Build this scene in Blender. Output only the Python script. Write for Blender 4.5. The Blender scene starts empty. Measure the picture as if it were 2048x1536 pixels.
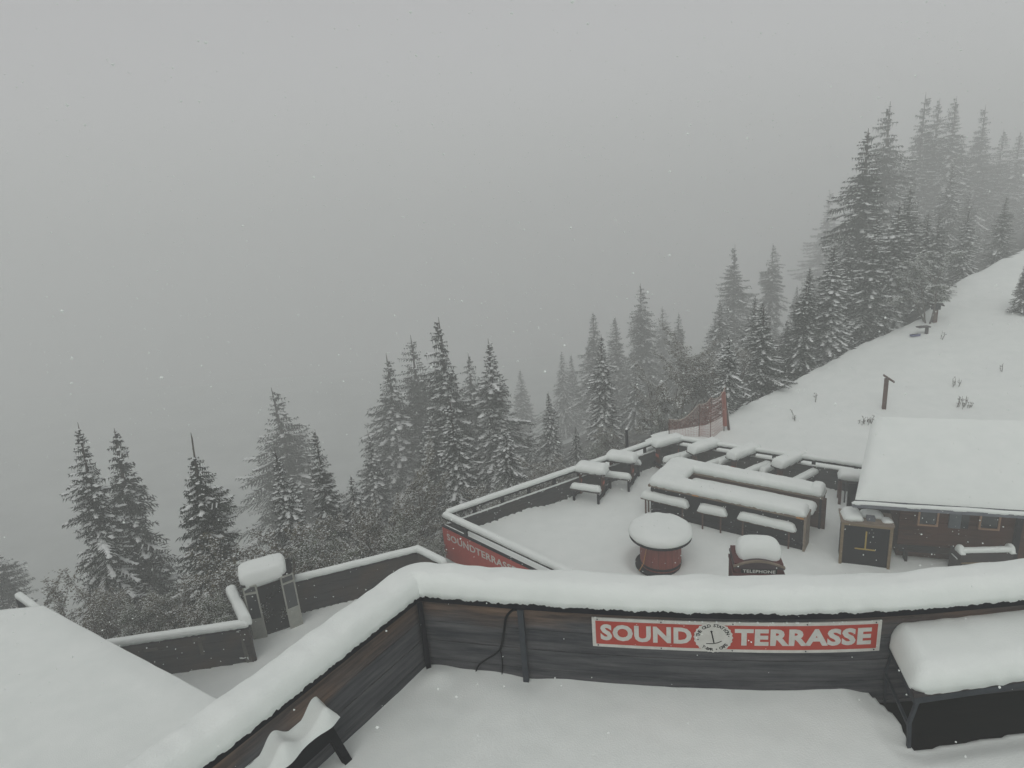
import bpy, math, random
import numpy as np
from mathutils import Vector, Matrix, noise
random.seed(7)
S = bpy.context.scene
# ------------------------------------------------------------------ camera
FPX = 1250.0
TH, RO, CZ = math.radians(16.4), math.radians(4.7), 8.8
F = Vector((0, math.cos(TH), -math.sin(TH))); R0 = Vector((1, 0, 0)); U0 = Vector((0, math.sin(TH), math.cos(TH)))
RX = R0*math.cos(RO) - U0*math.sin(RO); UX = R0*math.sin(RO) + U0*math.cos(RO)
CAM = Vector((0, 0, CZ))
cd = bpy.data.cameras.new('camera'); cam = bpy.data.objects.new('camera', cd); S.collection.objects.link(cam)
cd.sensor_width = 36; cd.lens = 36*FPX/2048; cd.clip_start = .05; cd.clip_end = 2000
cam.matrix_world = Matrix(((RX.x, UX.x, -F.x, 0), (RX.y, UX.y, -F.y, 0), (RX.z, UX.z, -F.z, CZ), (0, 0, 0, 1)))
S.camera = cam
# ------------------------------------------------------------------ sky, sun, exposure
SUN_EL, SUN_AZ = math.radians(52), math.radians(200)
w = bpy.data.worlds.new('World'); S.world = w; w.use_nodes = True
nt = w.node_tree; nt.nodes.clear()
sk = nt.nodes.new('ShaderNodeTexSky'); sk.sky_type = 'NISHITA'; sk.sun_disc = False
sk.sun_elevation = SUN_EL; sk.sun_rotation = SUN_AZ; sk.dust_density = 6; sk.altitude = 1200
hs = nt.nodes.new('ShaderNodeHueSaturation'); hs.inputs['Saturation'].default_value = .10
mx = nt.nodes.new('ShaderNodeMixRGB'); mx.inputs[0].default_value = .55; mx.inputs[2].default_value = (4.58, 4.45, 4.60, 1)
bg = nt.nodes.new('ShaderNodeBackground'); bg.inputs[1].default_value = .12
wo = nt.nodes.new('ShaderNodeOutputWorld')
nt.links.new(sk.outputs[0], hs.inputs['Color']); nt.links.new(hs.outputs[0], mx.inputs[1])
nt.links.new(mx.outputs[0], bg.inputs[0]); nt.links.new(bg.outputs[0], wo.inputs[0])
sl = bpy.data.lights.new('sun', 'SUN'); sl.energy = .6; sl.angle = math.radians(40); sl.color = (1, .97, .93)
so = bpy.data.objects.new('sun', sl); S.collection.objects.link(so)
sd = Vector((math.sin(SUN_AZ)*math.cos(SUN_EL), math.cos(SUN_AZ)*math.cos(SUN_EL), math.sin(SUN_EL)))
so.rotation_euler = sd.to_track_quat('Z', 'Y').to_euler(); so.location = (0, 0, 40)
S.view_settings.view_transform = 'Standard'; S.view_settings.look = 'None'
S.view_settings.exposure = -0.03; S.view_settings.gamma = 1
S.cycles.use_denoising = True
S.cycles.volume_bounces = 8; S.cycles.max_bounces = 10; S.cycles.diffuse_bounces = 3

# ------------------------------------------------------------------ helpers
def ray(x, y): return F + RX*((x-1024)/FPX) - UX*((y-768)/FPX)
def P(x, y, z):
    d = ray(x, y); return CAM + d*((z-CZ)/d.z)
def Dp(x, y, dep): return CAM + ray(x, y)*dep
def px(p):
    q = Vector(p)-CAM; k = q.dot(F); return (1024+FPX*q.dot(RX)/k, 768-FPX*q.dot(UX)/k)
def zat(p, y, lo=-6, hi=14):      # height at which a vertical line through p reaches image row y
    for _ in range(40):
        m = (lo+hi)/2
        if px((p[0], p[1], m))[1] > y: lo = m
        else: hi = m
    return (lo+hi)/2
def V(*a): return Vector(a)
def nz(x, y, z=0, s=1): return noise.noise(Vector((x*s, y*s, z*s)))

# ------------------------------------------------------------------ materials
def mat(name, col, rough=.7, var=0, scale=(6, 6, 6), col2=None, bump=0, bscale=60, metal=0, fac=.5, spec=.3, detail=4):
    m = bpy.data.materials.new(name); m.use_nodes = True; t = m.node_tree; b = t.nodes['Principled BSDF']
    b.inputs['Roughness'].default_value = rough; b.inputs['Metallic'].default_value = metal
    b.inputs['Specular IOR Level'].default_value = spec
    b.inputs['Base Color'].default_value = (*col, 1)
    tc = t.nodes.new('ShaderNodeTexCoord'); mp = t.nodes.new('ShaderNodeMapping'); mp.inputs['Scale'].default_value = scale
    t.links.new(tc.outputs['Object'], mp.inputs[0])
    if col2 is not None:
        n = t.nodes.new('ShaderNodeTexNoise'); n.inputs['Scale'].default_value = 1; n.inputs['Detail'].default_value = detail
        n.inputs['Roughness'].default_value = .65
        t.links.new(mp.outputs[0], n.inputs['Vector'])
        r = t.nodes.new('ShaderNodeValToRGB'); r.color_ramp.elements[0].position = max(0, fac-.18); r.color_ramp.elements[1].position = min(1, fac+.18)
        r.color_ramp.elements[0].color = (*col, 1); r.color_ramp.elements[1].color = (*col2, 1)
        t.links.new(n.outputs[0], r.inputs[0]); t.links.new(r.outputs[0], b.inputs['Base Color'])
    if bump:
        n2 = t.nodes.new('ShaderNodeTexNoise'); n2.inputs['Scale'].default_value = bscale; n2.inputs['Detail'].default_value = 3
        t.links.new(tc.outputs['Object'], n2.inputs['Vector'])
        bp = t.nodes.new('ShaderNodeBump'); bp.inputs['Strength'].default_value = bump; bp.inputs['Distance'].default_value = .02
        t.links.new(n2.outputs[0], bp.inputs['Height']); t.links.new(bp.outputs[0], b.inputs['Normal'])
    return m
M = {}
M['snow'] = mat('snow', (.77, .815, .785), .75, col2=(.82, .86, .83), scale=(2, 2, 2), bump=.22, bscale=75, spec=.12)
M['tree_snow'] = mat('tree_snow', (.68, .71, .70), .8, col2=(.8, .82, .81), scale=(4, 4, 4), spec=.1)
def plank_mat(name, a, b, c, L=(1.3, 1.3, 22)):
    m = mat(name, a, .85, col2=b, scale=L, bump=.25, bscale=30, fac=.5, detail=6, spec=.08)
    t = m.node_tree; bs = t.nodes['Principled BSDF']; src = bs.inputs['Base Color'].links[0].from_socket
    tc = [n for n in t.nodes if n.type == 'TEX_COORD'][0]
    n = t.nodes.new('ShaderNodeTexNoise'); n.inputs['Scale'].default_value = 1.1; n.inputs['Detail'].default_value = 3
    t.links.new(tc.outputs['Object'], n.inputs['Vector'])
    r = t.nodes.new('ShaderNodeValToRGB'); r.color_ramp.elements[0].position = .42; r.color_ramp.elements[1].position = .66
    t.links.new(n.outputs[0], r.inputs[0])
    mxx = t.nodes.new('ShaderNodeMixRGB'); mxx.inputs[2].default_value = (*c, 1)
    t.links.new(r.outputs[0], mxx.inputs[0]); t.links.new(src, mxx.inputs[1]); t.links.new(mxx.outputs[0], bs.inputs['Base Color'])
    return m
M['plank'] = plank_mat('weathered_planks', (.012, .013, .016), (.040, .038, .038), (.055, .036, .024))
def parapet_mat():
    m = mat('parapet_planks', (.036, .039, .045), .85, col2=(.125, .124, .128), scale=(1.4, 1.4, 17), bump=.5, bscale=18, fac=.55, detail=8, spec=.08)
    t = m.node_tree; bs = t.nodes['Principled BSDF']; src = bs.inputs['Base Color'].links[0].from_socket
    tc = [n for n in t.nodes if n.type == 'TEX_COORD'][0]
    mp = t.nodes.new('ShaderNodeMapping'); mp.inputs['Scale'].default_value = (.9, .9, 3.2); t.links.new(tc.outputs['Object'], mp.inputs[0])
    n = t.nodes.new('ShaderNodeTexNoise'); n.inputs['Scale'].default_value = 1.0; n.inputs['Detail'].default_value = 5; t.links.new(mp.outputs[0], n.inputs['Vector'])
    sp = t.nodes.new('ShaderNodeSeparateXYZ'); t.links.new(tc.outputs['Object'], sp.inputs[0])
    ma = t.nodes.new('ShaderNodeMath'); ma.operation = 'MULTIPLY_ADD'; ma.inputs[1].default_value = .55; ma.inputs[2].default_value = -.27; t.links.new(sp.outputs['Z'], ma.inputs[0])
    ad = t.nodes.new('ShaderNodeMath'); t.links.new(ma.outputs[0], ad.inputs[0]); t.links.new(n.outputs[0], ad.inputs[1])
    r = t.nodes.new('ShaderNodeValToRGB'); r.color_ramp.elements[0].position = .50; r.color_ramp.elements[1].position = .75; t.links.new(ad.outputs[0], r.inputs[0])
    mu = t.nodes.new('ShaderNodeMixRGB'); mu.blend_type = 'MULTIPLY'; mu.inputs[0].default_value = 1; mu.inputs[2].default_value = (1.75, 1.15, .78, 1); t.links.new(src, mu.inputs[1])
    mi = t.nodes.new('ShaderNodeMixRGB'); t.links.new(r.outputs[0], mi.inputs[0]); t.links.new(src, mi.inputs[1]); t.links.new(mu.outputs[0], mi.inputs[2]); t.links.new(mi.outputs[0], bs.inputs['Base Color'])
    return m
M['parapet'] = parapet_mat()
M['plank_grey'] = plank_mat('grey_planks', (.022, .024, .027), (.055, .055, .055), (.045, .04, .035))
M['brown'] = plank_mat('brown_planks', (.030, .013, .008), (.11, .046, .028), (.085, .032, .018))
M['fascia'] = mat('dark_cap_timber', (.004, .004, .008), .8, col2=(.009, .009, .014), scale=(2, 2, 20), spec=.06)
M['black'] = mat('black_board', (.003, .003, .005), .8, col2=(.007, .007, .011), scale=(5, 5, 5), spec=.06)
M['table'] = mat('table_timber', (.022, .020, .024), .7, col2=(.05, .04, .038), scale=(2, 2, 14))
M['edge'] = mat('weathered_edge', (.14, .11, .085), .8, col2=(.24, .19, .14), scale=(2, 2, 18))
M['pale'] = mat('pale_timber', (.14, .10, .055), .75, col2=(.22, .16, .09), scale=(3, 3, 20))
M['brownleg'] = mat('rusty_brown', (.05, .02, .015), .7, col2=(.10, .045, .03), scale=(10, 10, 10))
M['steel'] = mat('painted_steel', (.022, .027, .034), .6, col2=(.045, .052, .062), scale=(8, 8, 8), spec=.2)
M['frame_brown2'] = mat('patch_board', (.05, .045, .035), .85, col2=(.08, .07, .055), scale=(5, 5, 20), spec=.1)
M['red'] = mat('red_banner', (.36, .045, .03), .55, col2=(.43, .06, .042), scale=(3, 3, 3))
M['darkred'] = mat('dark_red_boards', (.16, .03, .022), .65, col2=(.24, .05, .036), scale=(14, 14, 2))
M['phone_red'] = mat('kiosk_red', (.065, .014, .014), .6, col2=(.10, .022, .02), scale=(5, 5, 5))
M['kiosk_roof'] = mat('kiosk_roof', (.035, .022, .028), .6, col2=(.06, .04, .045), scale=(6, 6, 6))
M['white'] = mat('white_print', (.50, .50, .46), .6, col2=(.60, .60, .56), scale=(12, 12, 12))
M['ink'] = mat('black_print', (.006, .007, .009), .8, spec=.05)
M['cream'] = mat('cream_paint', (.30, .31, .27), .6, col2=(.38, .38, .34), scale=(9, 9, 9))
M['alu'] = mat('grey_sheet', (.27, .28, .25), .55, col2=(.36, .37, .33), scale=(7, 7, 7), metal=.0)
M['glass'] = mat('dark_glass', (.02, .024, .028), .12, spec=.6)
M['bluegrey'] = mat('blue_grey_door', (.10, .12, .135), .5, col2=(.13, .15, .165), scale=(5, 5, 5))
M['yellow'] = mat('yellow_paint', (.35, .25, .05), .6)
M['orange'] = mat('orange_tape', (.42, .19, .05), .6)
M['sticker'] = mat('red_sticker', (.40, .07, .04), .6)
M['net'] = mat('orange_net', (.30, .10, .075), .8)
M['rope'] = mat('pale_rope', (.5, .42, .36), .8)
M['far'] = mat('far_ground', (.30, .32, .31), .9, col2=(.62, .65, .63), scale=(.05, .05, .05), spec=.1)  # distant snowy forest, fog brightness worked into its colour to hide the horizon line
M['needle'] = mat('spruce_needles', (.012, .020, .014), .7, col2=(.028, .038, .025), scale=(2.2, 2.2, 2.2), spec=.2)
M['pale_bark'] = mat('pale_bark', (.06, .06, .05), .9, col2=(.12, .115, .10), scale=(9, 9, 3))
M['bark'] = mat('bark', (.045, .036, .030), .9, col2=(.09, .075, .065), scale=(9, 9, 3))
M['leaf'] = mat('brown_leaves', (.055, .046, .026), .7, col2=(.095, .085, .045), scale=(3, 3, 3))
M['leafgreen'] = mat('green_leaves', (.045, .06, .032), .7, col2=(.08, .095, .05), scale=(3, 3, 3))
M['deck'] = mat('wet_deck', (.003, .003, .004), .8, col2=(.008, .007, .007), scale=(2, 14, 2), spec=.05)
M['floor'] = mat('forest_ground', (.018, .02, .016), .9, col2=(.22, .23, .22), scale=(1.6, 1.6, 1.6), fac=.60, bump=.2, bscale=6)
M['blue'] = mat('blue_plastic', (.09, .10, .22), .5)
M['metalroof'] = mat('roof_edge', (.10, .11, .13), .5, col2=(.16, .17, .19), scale=(6, 6, 6))

# ------------------------------------------------------------------ mesh builder
def tag(o, label=None, cat=None, group=None, kind=None):
    if label: o['label'] = label
    if cat: o['category'] = cat
    if group: o['group'] = group
    if kind: o['kind'] = kind
    return o
def thing(name, label, cat, loc=(0, 0, 0), rz=0, group=None):
    o = bpy.data.objects.new(name, None); S.collection.objects.link(o); o.empty_display_size = .1
    o.location = loc; o.rotation_euler = (0, 0, rz)
    return tag(o, label, cat, group)
def rmat(o): return Matrix.Translation(o.location) @ o.rotation_euler.to_matrix().to_4x4() @ Matrix.Diagonal((*o.scale, 1))
class MB:
    def __init__(s): s.v = []; s.f = []
    def add(s, vs, fs):
        n = len(s.v); s.v += [tuple(p) for p in vs]; s.f += [tuple(i+n for i in f) for f in fs]
    def box(s, c, size, rz=0, tilt=None):
        a, b, h = size[0]/2, size[1]/2, size[2]/2
        Rm = Matrix.Rotation(rz, 3, 'Z')
        if tilt: Rm = Rm @ Matrix.Rotation(tilt[0], 3, 'X') @ Matrix.Rotation(tilt[1], 3, 'Y')
        vs = [Vector(c)+Rm @ Vector((x, y, z)) for z in (-h, h) for x, y in ((-a, -b), (a, -b), (a, b), (-a, b))]
        s.add(vs, [(3, 2, 1, 0), (4, 5, 6, 7), (0, 1, 5, 4), (1, 2, 6, 5), (2, 3, 7, 6), (3, 0, 4, 7)])
    def beam(s, p0, p1, wd, ht):
        p0, p1 = Vector(p0), Vector(p1); d = (p1-p0).normalized(); up = Vector((0, 0, 1))
        if abs(d.z) > .95: up = Vector((0, 1, 0))
        n = up.cross(d).normalized(); u = d.cross(n)
        vs = [p+n*(a*wd/2)+u*(b*ht/2) for p in (p0, p1) for a, b in ((-1, -1), (1, -1), (1, 1), (-1, 1))]
        s.add(vs, [(3, 2, 1, 0), (4, 5, 6, 7), (0, 1, 5, 4), (1, 2, 6, 5), (2, 3, 7, 6), (3, 0, 4, 7)])
    def tube(s, pts, rad, n=6):
        pts = [Vector(p) for p in pts]
        if not hasattr(rad, '__len__'): rad = [rad]*len(pts)
        vs = []; fs = []
        for i, p in enumerate(pts):
            d = (pts[min(i+1, len(pts)-1)]-pts[max(i-1, 0)]).normalized()
            a = Vector((1, 0, 0)) if abs(d.x) < .8 else Vector((0, 1, 0))
            u = d.cross(a).normalized(); v = d.cross(u)
            vs += [p+(u*math.cos(2*math.pi*k/n)+v*math.sin(2*math.pi*k/n))*rad[i] for k in range(n)]
        for i in range(len(pts)-1):
            for k in range(n): fs.append((i*n+k, i*n+(k+1) % n, (i+1)*n+(k+1) % n, (i+1)*n+k))
        fs.append(tuple(range(n))[::-1]); fs.append(tuple((len(pts)-1)*n+k for k in range(n)))
        s.add(vs, fs)
    def lathe(s, c, prof, n=40, jit=0):
        c = Vector(c); vs = []; fs = []
        for r, z in prof:
            for k in range(n):
                a = 2*math.pi*k/n; q = c+Vector((r*math.cos(a), r*math.sin(a), z))
                if jit and r > 0: q += Vector((math.cos(a), math.sin(a), .6))*jit*noise.noise(q*5)
                vs.append(q)
        m = len(prof)
        for i in range(m-1):
            for k in range(n): fs.append((i*n+k, i*n+(k+1) % n, (i+1)*n+(k+1) % n, (i+1)*n+k))
        fs.append(tuple(range(n))[::-1]); fs.append(tuple((m-1)*n+k for k in range(n)))
        s.add(vs, fs)
    def prism(s, poly, z0, z1):
        n = len(poly)
        z0s = z0 if hasattr(z0, '__len__') else [z0]*n; z1s = z1 if hasattr(z1, '__len__') else [z1]*n
        vs = [(p[0], p[1], z0s[i]) for i, p in enumerate(poly)]+[(p[0], p[1], z1s[i]) for i, p in enumerate(poly)]
        s.add(vs, [tuple(range(n))[::-1], tuple(range(n, 2*n))]+[(i, (i+1) % n, n+(i+1) % n, n+i) for i in range(n)])
    def sweep(s, path, prof):      # prof(i, d, L) -> list of (offset to the left, height above path)
        path = [Vector(p) for p in path]; m = len(path); seg = [0]
        for i in range(1, m): seg.append(seg[-1]+(path[i]-path[i-1]).length)
        L = seg[-1]; vs = []; n = None
        for i, p in enumerate(path):
            a = (p-path[i-1]).xy.normalized() if i else None
            b = (path[i+1]-p).xy.normalized() if i < m-1 else None
            a = a or b; b = b or a
            na = Vector((-a.y, a.x)); nb = Vector((-b.y, b.x)); q = (na+nb).normalized(); k = 1/max(.4, q.dot(na))
            pr = prof(i, seg[i], L); n = len(pr)
            vs += [(p.x+q.x*k*o, p.y+q.y*k*o, p.z+z) for o, z in pr]
        fs = [(i*n+k, i*n+(k+1) % n, (i+1)*n+(k+1) % n, (i+1)*n+k) for i in range(m-1) for k in range(n)]
        fs.append(tuple(range(n))[::-1]); fs.append(tuple((m-1)*n+k for k in range(n)))
        s.add(vs, fs)
    def strip(s, path, o0, o1, z0, z1):
        s.sweep([(p[0], p[1], 0) for p in path], lambda i, d, L: [(o0, z0), (o1, z0), (o1, z1), (o0, z1)])
    def snow(s, path, wd, h, off=0, flat=.5, step=.05, rag=.07, n=14, round_=True, seed=0, dip=.012, lump=1, re_=None):
        pts = resample([Vector(p) for p in path], step)
        def pr(i, d, L):
            re = min(re_ or max(min(wd*.45, .16), h*.8), L/2); e = min(d, L-d); f = 1 if (e >= re or not round_) else math.sqrt(max(0, 1-(1-e/re)**2))
            p = pts[i]; k = 1+lump*(.10*nz(p.x, p.y, seed, 1.7)+.05*nz(p.x, p.y, seed+3, 6))
            ww = wd/2*(.72+.28*f)*(1+lump*.05*nz(p.x, p.y, seed+8, 2.6)); hh = max(.012, h*k*(.12+.88*f)); out = []
            for j in range(n+1):
                a = math.pi*j/n; c = math.cos(a); sn = math.sin(a)
                o = ww*math.copysign(abs(c)**flat, c); z = hh*sn**flat if sn > 1e-6 else 0
                r = 1+rag*nz(p.x+o, p.y, z+seed, 9)*(1.0 if j in (0, 1, n, n-1) else .35)
                if j in (0, n): o *= .97; z = -dip*(1+1.3*nz(p.x*1.0, p.y, j+seed, 14)+(1.1*nz(p.x, p.y, j+seed, 45) if step < .03 else 0))
                out.append((off+o*r, z*(1+.04*nz(p.x, p.y, o*4+seed, 5))))
            return out
        s.sweep(pts, pr)
    def build(s, name, m, parent=None, world=True, smooth=False, bevel=0):
        me = bpy.data.meshes.new(name); vs = s.v
        if parent is not None and world:
            inv = rmat(parent).inverted(); vs = [tuple(inv @ Vector(v)) for v in vs]
        me.from_pydata(vs, [], s.f); me.materials.append(m if not isinstance(m, str) else M[m])
        if smooth: me.polygons.foreach_set('use_smooth', [True]*len(me.polygons))
        me.update()
        o = bpy.data.objects.new(name, me); S.collection.objects.link(o)
        if parent is not None: o.parent = parent
        if bevel:
            b = o.modifiers.new('bevel', 'BEVEL'); b.width = bevel; b.segments = 2; b.limit_method = 'ANGLE'
        return o
def resample(pts, step):
    out = [pts[0]]
    for a, b in zip(pts, pts[1:]):
        n = max(1, int(round((b-a).length/step)))
        out += [a.lerp(b, k/n) for k in range(1, n+1)]
    return out
def chaikin(pts, it=2):
    pts = [Vector(p) for p in pts]
    for _ in range(it):
        q = [pts[0]]
        for a, b in zip(pts, pts[1:]): q += [a.lerp(b, .25), a.lerp(b, .75)]
        pts = q+[pts[-1]]
    return pts
def lift(path, z): return [Vector((p[0], p[1], z)) for p in path]
def inside(p, poly):
    c = False; x, y = p
    for i in range(len(poly)):
        x1, y1 = poly[i][:2]; x2, y2 = poly[i-1][:2]
        if (y1 > y) != (y2 > y) and x < (x2-x1)*(y-y1)/(y2-y1)+x1: c = not c
    return c
def field(name, poly, cell, zf, m, smooth=True):          # height field clipped to a polygon
    xs = [p[0] for p in poly]; ys = [p[1] for p in poly]; x0, y0 = min(xs), min(ys)
    nx = int((max(xs)-x0)/cell)+2; ny = int((max(ys)-y0)/cell)+2; idx = {}; vs = []; fs = []
    def vid(i, j):
        if (i, j) not in idx:
            idx[(i, j)] = len(vs); x, y = x0+i*cell, y0+j*cell; vs.append((x, y, zf(x, y)))
        return idx[(i, j)]
    for i in range(nx):
        for j in range(ny):
            if inside((x0+(i+.5)*cell, y0+(j+.5)*cell), poly): fs.append((vid(i, j), vid(i+1, j), vid(i+1, j+1), vid(i, j+1)))
    b = MB(); b.v = vs; b.f = fs
    return b.build(name, m, smooth=smooth)
def text_mesh(body, size, offset=0.0, spacing=1.0, extrude=.002):
    c = bpy.data.curves.new('text', 'FONT'); c.body = body; c.size = size; c.offset = offset; c.extrude = extrude
    c.space_character = spacing; c.resolution_u = 3; c.fill_mode = 'BOTH'
    o = bpy.data.objects.new('text', c); S.collection.objects.link(o)
    dg = bpy.context.evaluated_depsgraph_get(); me = bpy.data.meshes.new_from_object(o.evaluated_get(dg))
    vs = [v.co.copy() for v in me.vertices]; fs = [tuple(p.vertices) for p in me.polygons]
    bpy.data.objects.remove(o); bpy.data.curves.remove(c); bpy.data.meshes.remove(me)
    x0 = min(v.x for v in vs); x1 = max(v.x for v in vs); y0 = min(v.y for v in vs); y1 = max(v.y for v in vs)
    return vs, fs, (x0, x1, y0, y1)

# ------------------------------------------------------------------ ground
C0 = P(1720, 930, 0); HN = V(.53, .848, 0)
def hill(x, y): return .15*(HN.x*(x-C0.x)+HN.y*(y-C0.y))
EDGE = [(-60, -6), (-16, 9.6), (-9.9, 12.45), (-6.6, 13.3), (-2.9, 14.95), (-2.3, 15.6), (5.2, 21.6), (7.3, 21.7), (11.5, 24.0), (15.8, 26.6), (19.2, 28.2), (24.0, 32.4), (29, 35.2), (70, 60)]
EA = np.array(EDGE[:-1], float); EB = np.array(EDGE[1:], float)
def edge_dist(X, Y):
    best = np.full(X.shape, 1e9); sg = np.zeros(X.shape)
    for a, b in zip(EA, EB):
        d = b-a; L2 = d@d; t = np.clip(((X-a[0])*d[0]+(Y-a[1])*d[1])/L2, 0, 1)
        ex = X-(a[0]+t*d[0]); ey = Y-(a[1]+t*d[1]); q = np.hypot(ex, ey); s = np.sign(d[0]*ey-d[1]*ex)
        k = q < best-1e-9; best = np.where(k, q, best); sg = np.where(k, s, sg)
    return best*sg
def sm(x): x = np.clip(x, 0, 1); return x*x*(3-2*x)
def terr(X, Y):
    X = np.asarray(X, float); Y = np.asarray(Y, float); e = edge_dist(X, Y)
    base = -.5+.44*sm((X-1)/3)
    hl = .15*(HN.x*(X-C0.x)+HN.y*(Y-C0.y))
    z = np.where(hl > 0, base+(hl+.06)*sm(hl/.05), base)
    b = np.maximum(0, e-.25)
    return np.maximum(z-.62*b-.25*np.minimum(b, 1.2)-.1, -62)
def tz(x, y): return float(terr(np.array([x]), np.array([y]))[0])
u = np.linspace(-1, 1, 260); g = np.sinh(u*4.2)/np.sinh(4.2)
gx = g*260+8; gy = g*260+22
X, Y = np.meshgrid(gx, gy, indexing='ij'); Z = terr(X, Y); E_ = edge_dist(X, Y)
n = len(gx); vs = []; 
for i in range(n):
    for j in range(n):
        x, y = X[i, j], Y[i, j]; a = .09*nz(x, y, 0, .45)+.035*nz(x+y*.6, y, 4, 1.8)+.012*nz(x, y, 6, 5)
        if E_[i, j] > 1: a += .5*nz(x, y, 9, .3)
        vs.append((x, y, Z[i, j]+a))
fs_snow = []; fs_wood = []; fs_far = []
for i in range(n-1):
    for j in range(n-1):
        (fs_far if min(E_[i, j], E_[i+1, j+1]) > 42 else fs_wood if E_[i, j] > .25 and E_[i+1, j+1] > .25 else fs_snow).append((i*n+j, (i+1)*n+j, (i+1)*n+j+1, i*n+j+1))
b = MB(); b.v = vs; b.f = fs_snow; tag(b.build('hillside_ground', 'snow', smooth=True), kind='structure')
b = MB(); b.v = vs; b.f = fs_far; tag(b.build('valley_ground', 'far', smooth=True), kind='structure')
b = MB(); b.v = vs; b.f = fs_wood; tag(b.build('forest_ground', 'floor', smooth=True), kind='structure')

# ------------------------------------------------------------------ lower terrace: snow and railing
RZ = .85
A, B, C, D = P(888, 1029, RZ), P(1336, 875, RZ), P(1716, 931, RZ), P(1133, 1143, RZ)
dDA = (D-A).normalized(); D2 = D+dDA*2.6
A.z = B.z = C.z = D2.z = 0
spool_front = P(1321, 1143, 0); SPC = spool_front+V(.13, .5, 0).normalized()*.5
PH = (P(1466, 1150, 1.95)+P(1570, 1153, 1.95))/2
def tsnow(x, y):
    z = .02*nz(x, y, 0, .8)+.008*nz(x, y, 2, 4)
    d = math.hypot(x-SPC.x+.17, y-SPC.y-.02)
    z -= .17*max(0, 1-max(0, d-.46)/.28)
    # drift piled against the left railing
    ab = (B-A).xy.normalized(); q = Vector((x-A.x, y-A.y)); dist = abs(ab.x*q.y-ab.y*q.x); along = ab.dot(q)
    if 0 < along < 9: z += .16*math.exp(-dist/.35)*max(0, min(1, (along)/1.0))*max(0, 1-max(0, along-2.6)/.8)
    return z
poly = [D2.xy, A.xy, B.xy, C.xy, (C+(C-B).normalized()*16).xy, Vector((24, -4)), Vector((0, -2))]
tag(field('terrace_snow', poly, .10, tsnow, 'snow'), kind='structure')

def rail(name, path, label, zg, zt, ends=(0, 0), gap=True, posts=(), boards=4, snow=(.17, .10), mt='plank_grey', group=None, lowz=None, gh=.30):
    t = thing(name, label, 'railing', (path[0][0], path[0][1], zg), group=group)
    lo = zg-.25 if lowz is None else lowz
    hi = zt-gh if gap else zt-.09
    m = MB(); bh = (hi-lo)/boards
    for k in range(boards): m.strip(path, .0, .035+.006*(k % 2), lo+k*bh+.003, lo+(k+1)*bh-.004)
    m.build('boards', mt, t)
    m = MB(); m.strip(path, -.03, .075, zt-.08, zt); m.build('cap_rail', 'fascia', t)
    if gap:
        m = MB(); m.snow(lift(path, hi-.004), .05, .022, off=.02, step=.08, seed=5); m.build('snow_line', 'snow', t, smooth=True)
        m = MB(); m.strip(path, .045, .07, hi-.12, hi-.02); m.build('rail', 'fascia', t)
    cum = resample([Vector((p[0], p[1], 0)) for p in path], .02)
    for s_ in posts:
        i = min(len(cum)-2, int(s_/.02)); p = cum[i]; d = (cum[i+1]-p).normalized(); nn = V(-d.y, d.x, 0)
        m = MB(); po = .10 if lowz is None else .047; m.box((p.x+nn.x*po, p.y+nn.y*po, (lo+zt-.085)/2), (.10, .05, zt-.085-lo), math.atan2(d.y, d.x)); m.build('post', 'fascia', t)
    m = MB(); m.snow(lift(path, zt), snow[0], snow[1], off=.02, flat=.6, step=.07, seed=2); m.build('snow_cap', 'snow', t, smooth=True)
    return t
LAB = (B-A).length; LBC = (C-B).length
rail('railing', [D2, A], 'dark snow-capped railing above the red banner', 0, RZ, posts=(2.6+.05, 2.6+(D-A).length-1.0), snow=(.18, .12), lowz=.36)
rail('railing', [A+(B-A).normalized()*.06, B], 'long snow-capped plank railing on the forest side of the lower terrace', 0, RZ, posts=[.9*k for k in range(1, int(LAB/.9))])
rail('railing', [B, C+(C-B).normalized()*.25], 'snow-capped railing between the back row of tables and the open slope', 0, RZ, posts=[1.1*k for k in range(1, int(LBC/1.1)+1)], gh=.21)
# red banner wall hanging outside the front railing
t = thing('red_banner', 'red banner reading SOUNDTERRASSE along the outer side of the lower terrace', 'banner', (A.x, A.y, 0))
Pd = [D2, A]; m = MB(); m.strip(Pd, .08, .11, -.42, .545); m.build('panel', 'red', t)
m = MB(); m.strip(Pd, .075, .125, .548, .60); m.build('frame', 'fascia', t)
nrm = V(dDA.y, -dDA.x, 0)
if nrm.y > 0: nrm = -nrm
tv, tf, (x0, x1, y0, y1) = text_mesh('SOUNDTERRASSE', .30, offset=.006, spacing=1.05)
Lt = 2.62; m = MB()
m.add([A+dDA*(.17+(v.x-x0)/(x1-x0)*Lt)+nrm*(.112+max(0, v.z))+V(0, 0, .20+(v.y-y0)/(y1-y0)*.20) for v in tv], tf)
m.build('lettering', 'white', t)

# thick dark post rising from the left railing
q = min((A.lerp(B, k/400) for k in range(401)), key=lambda p: abs(px((p.x, p.y, 1))[0]-1258))
t = thing('post', 'thin black post standing above the left railing with a snow cap', 'post', (q.x, q.y, 0))
zt_ = zat(q, 861); m = MB(); m.tube([(q.x-.05, q.y+.1, -.3), (q.x-.05, q.y+.1, zt_)], .045, 10); m.build('shaft', 'fascia', t)
m = MB(); m.tube([(q.x-.05, q.y+.1, zt_), (q.x-.05, q.y+.1, zt_+.05)], [.05, .03], 10); m.build('snow_cap', 'snow', t, smooth=True)

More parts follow.
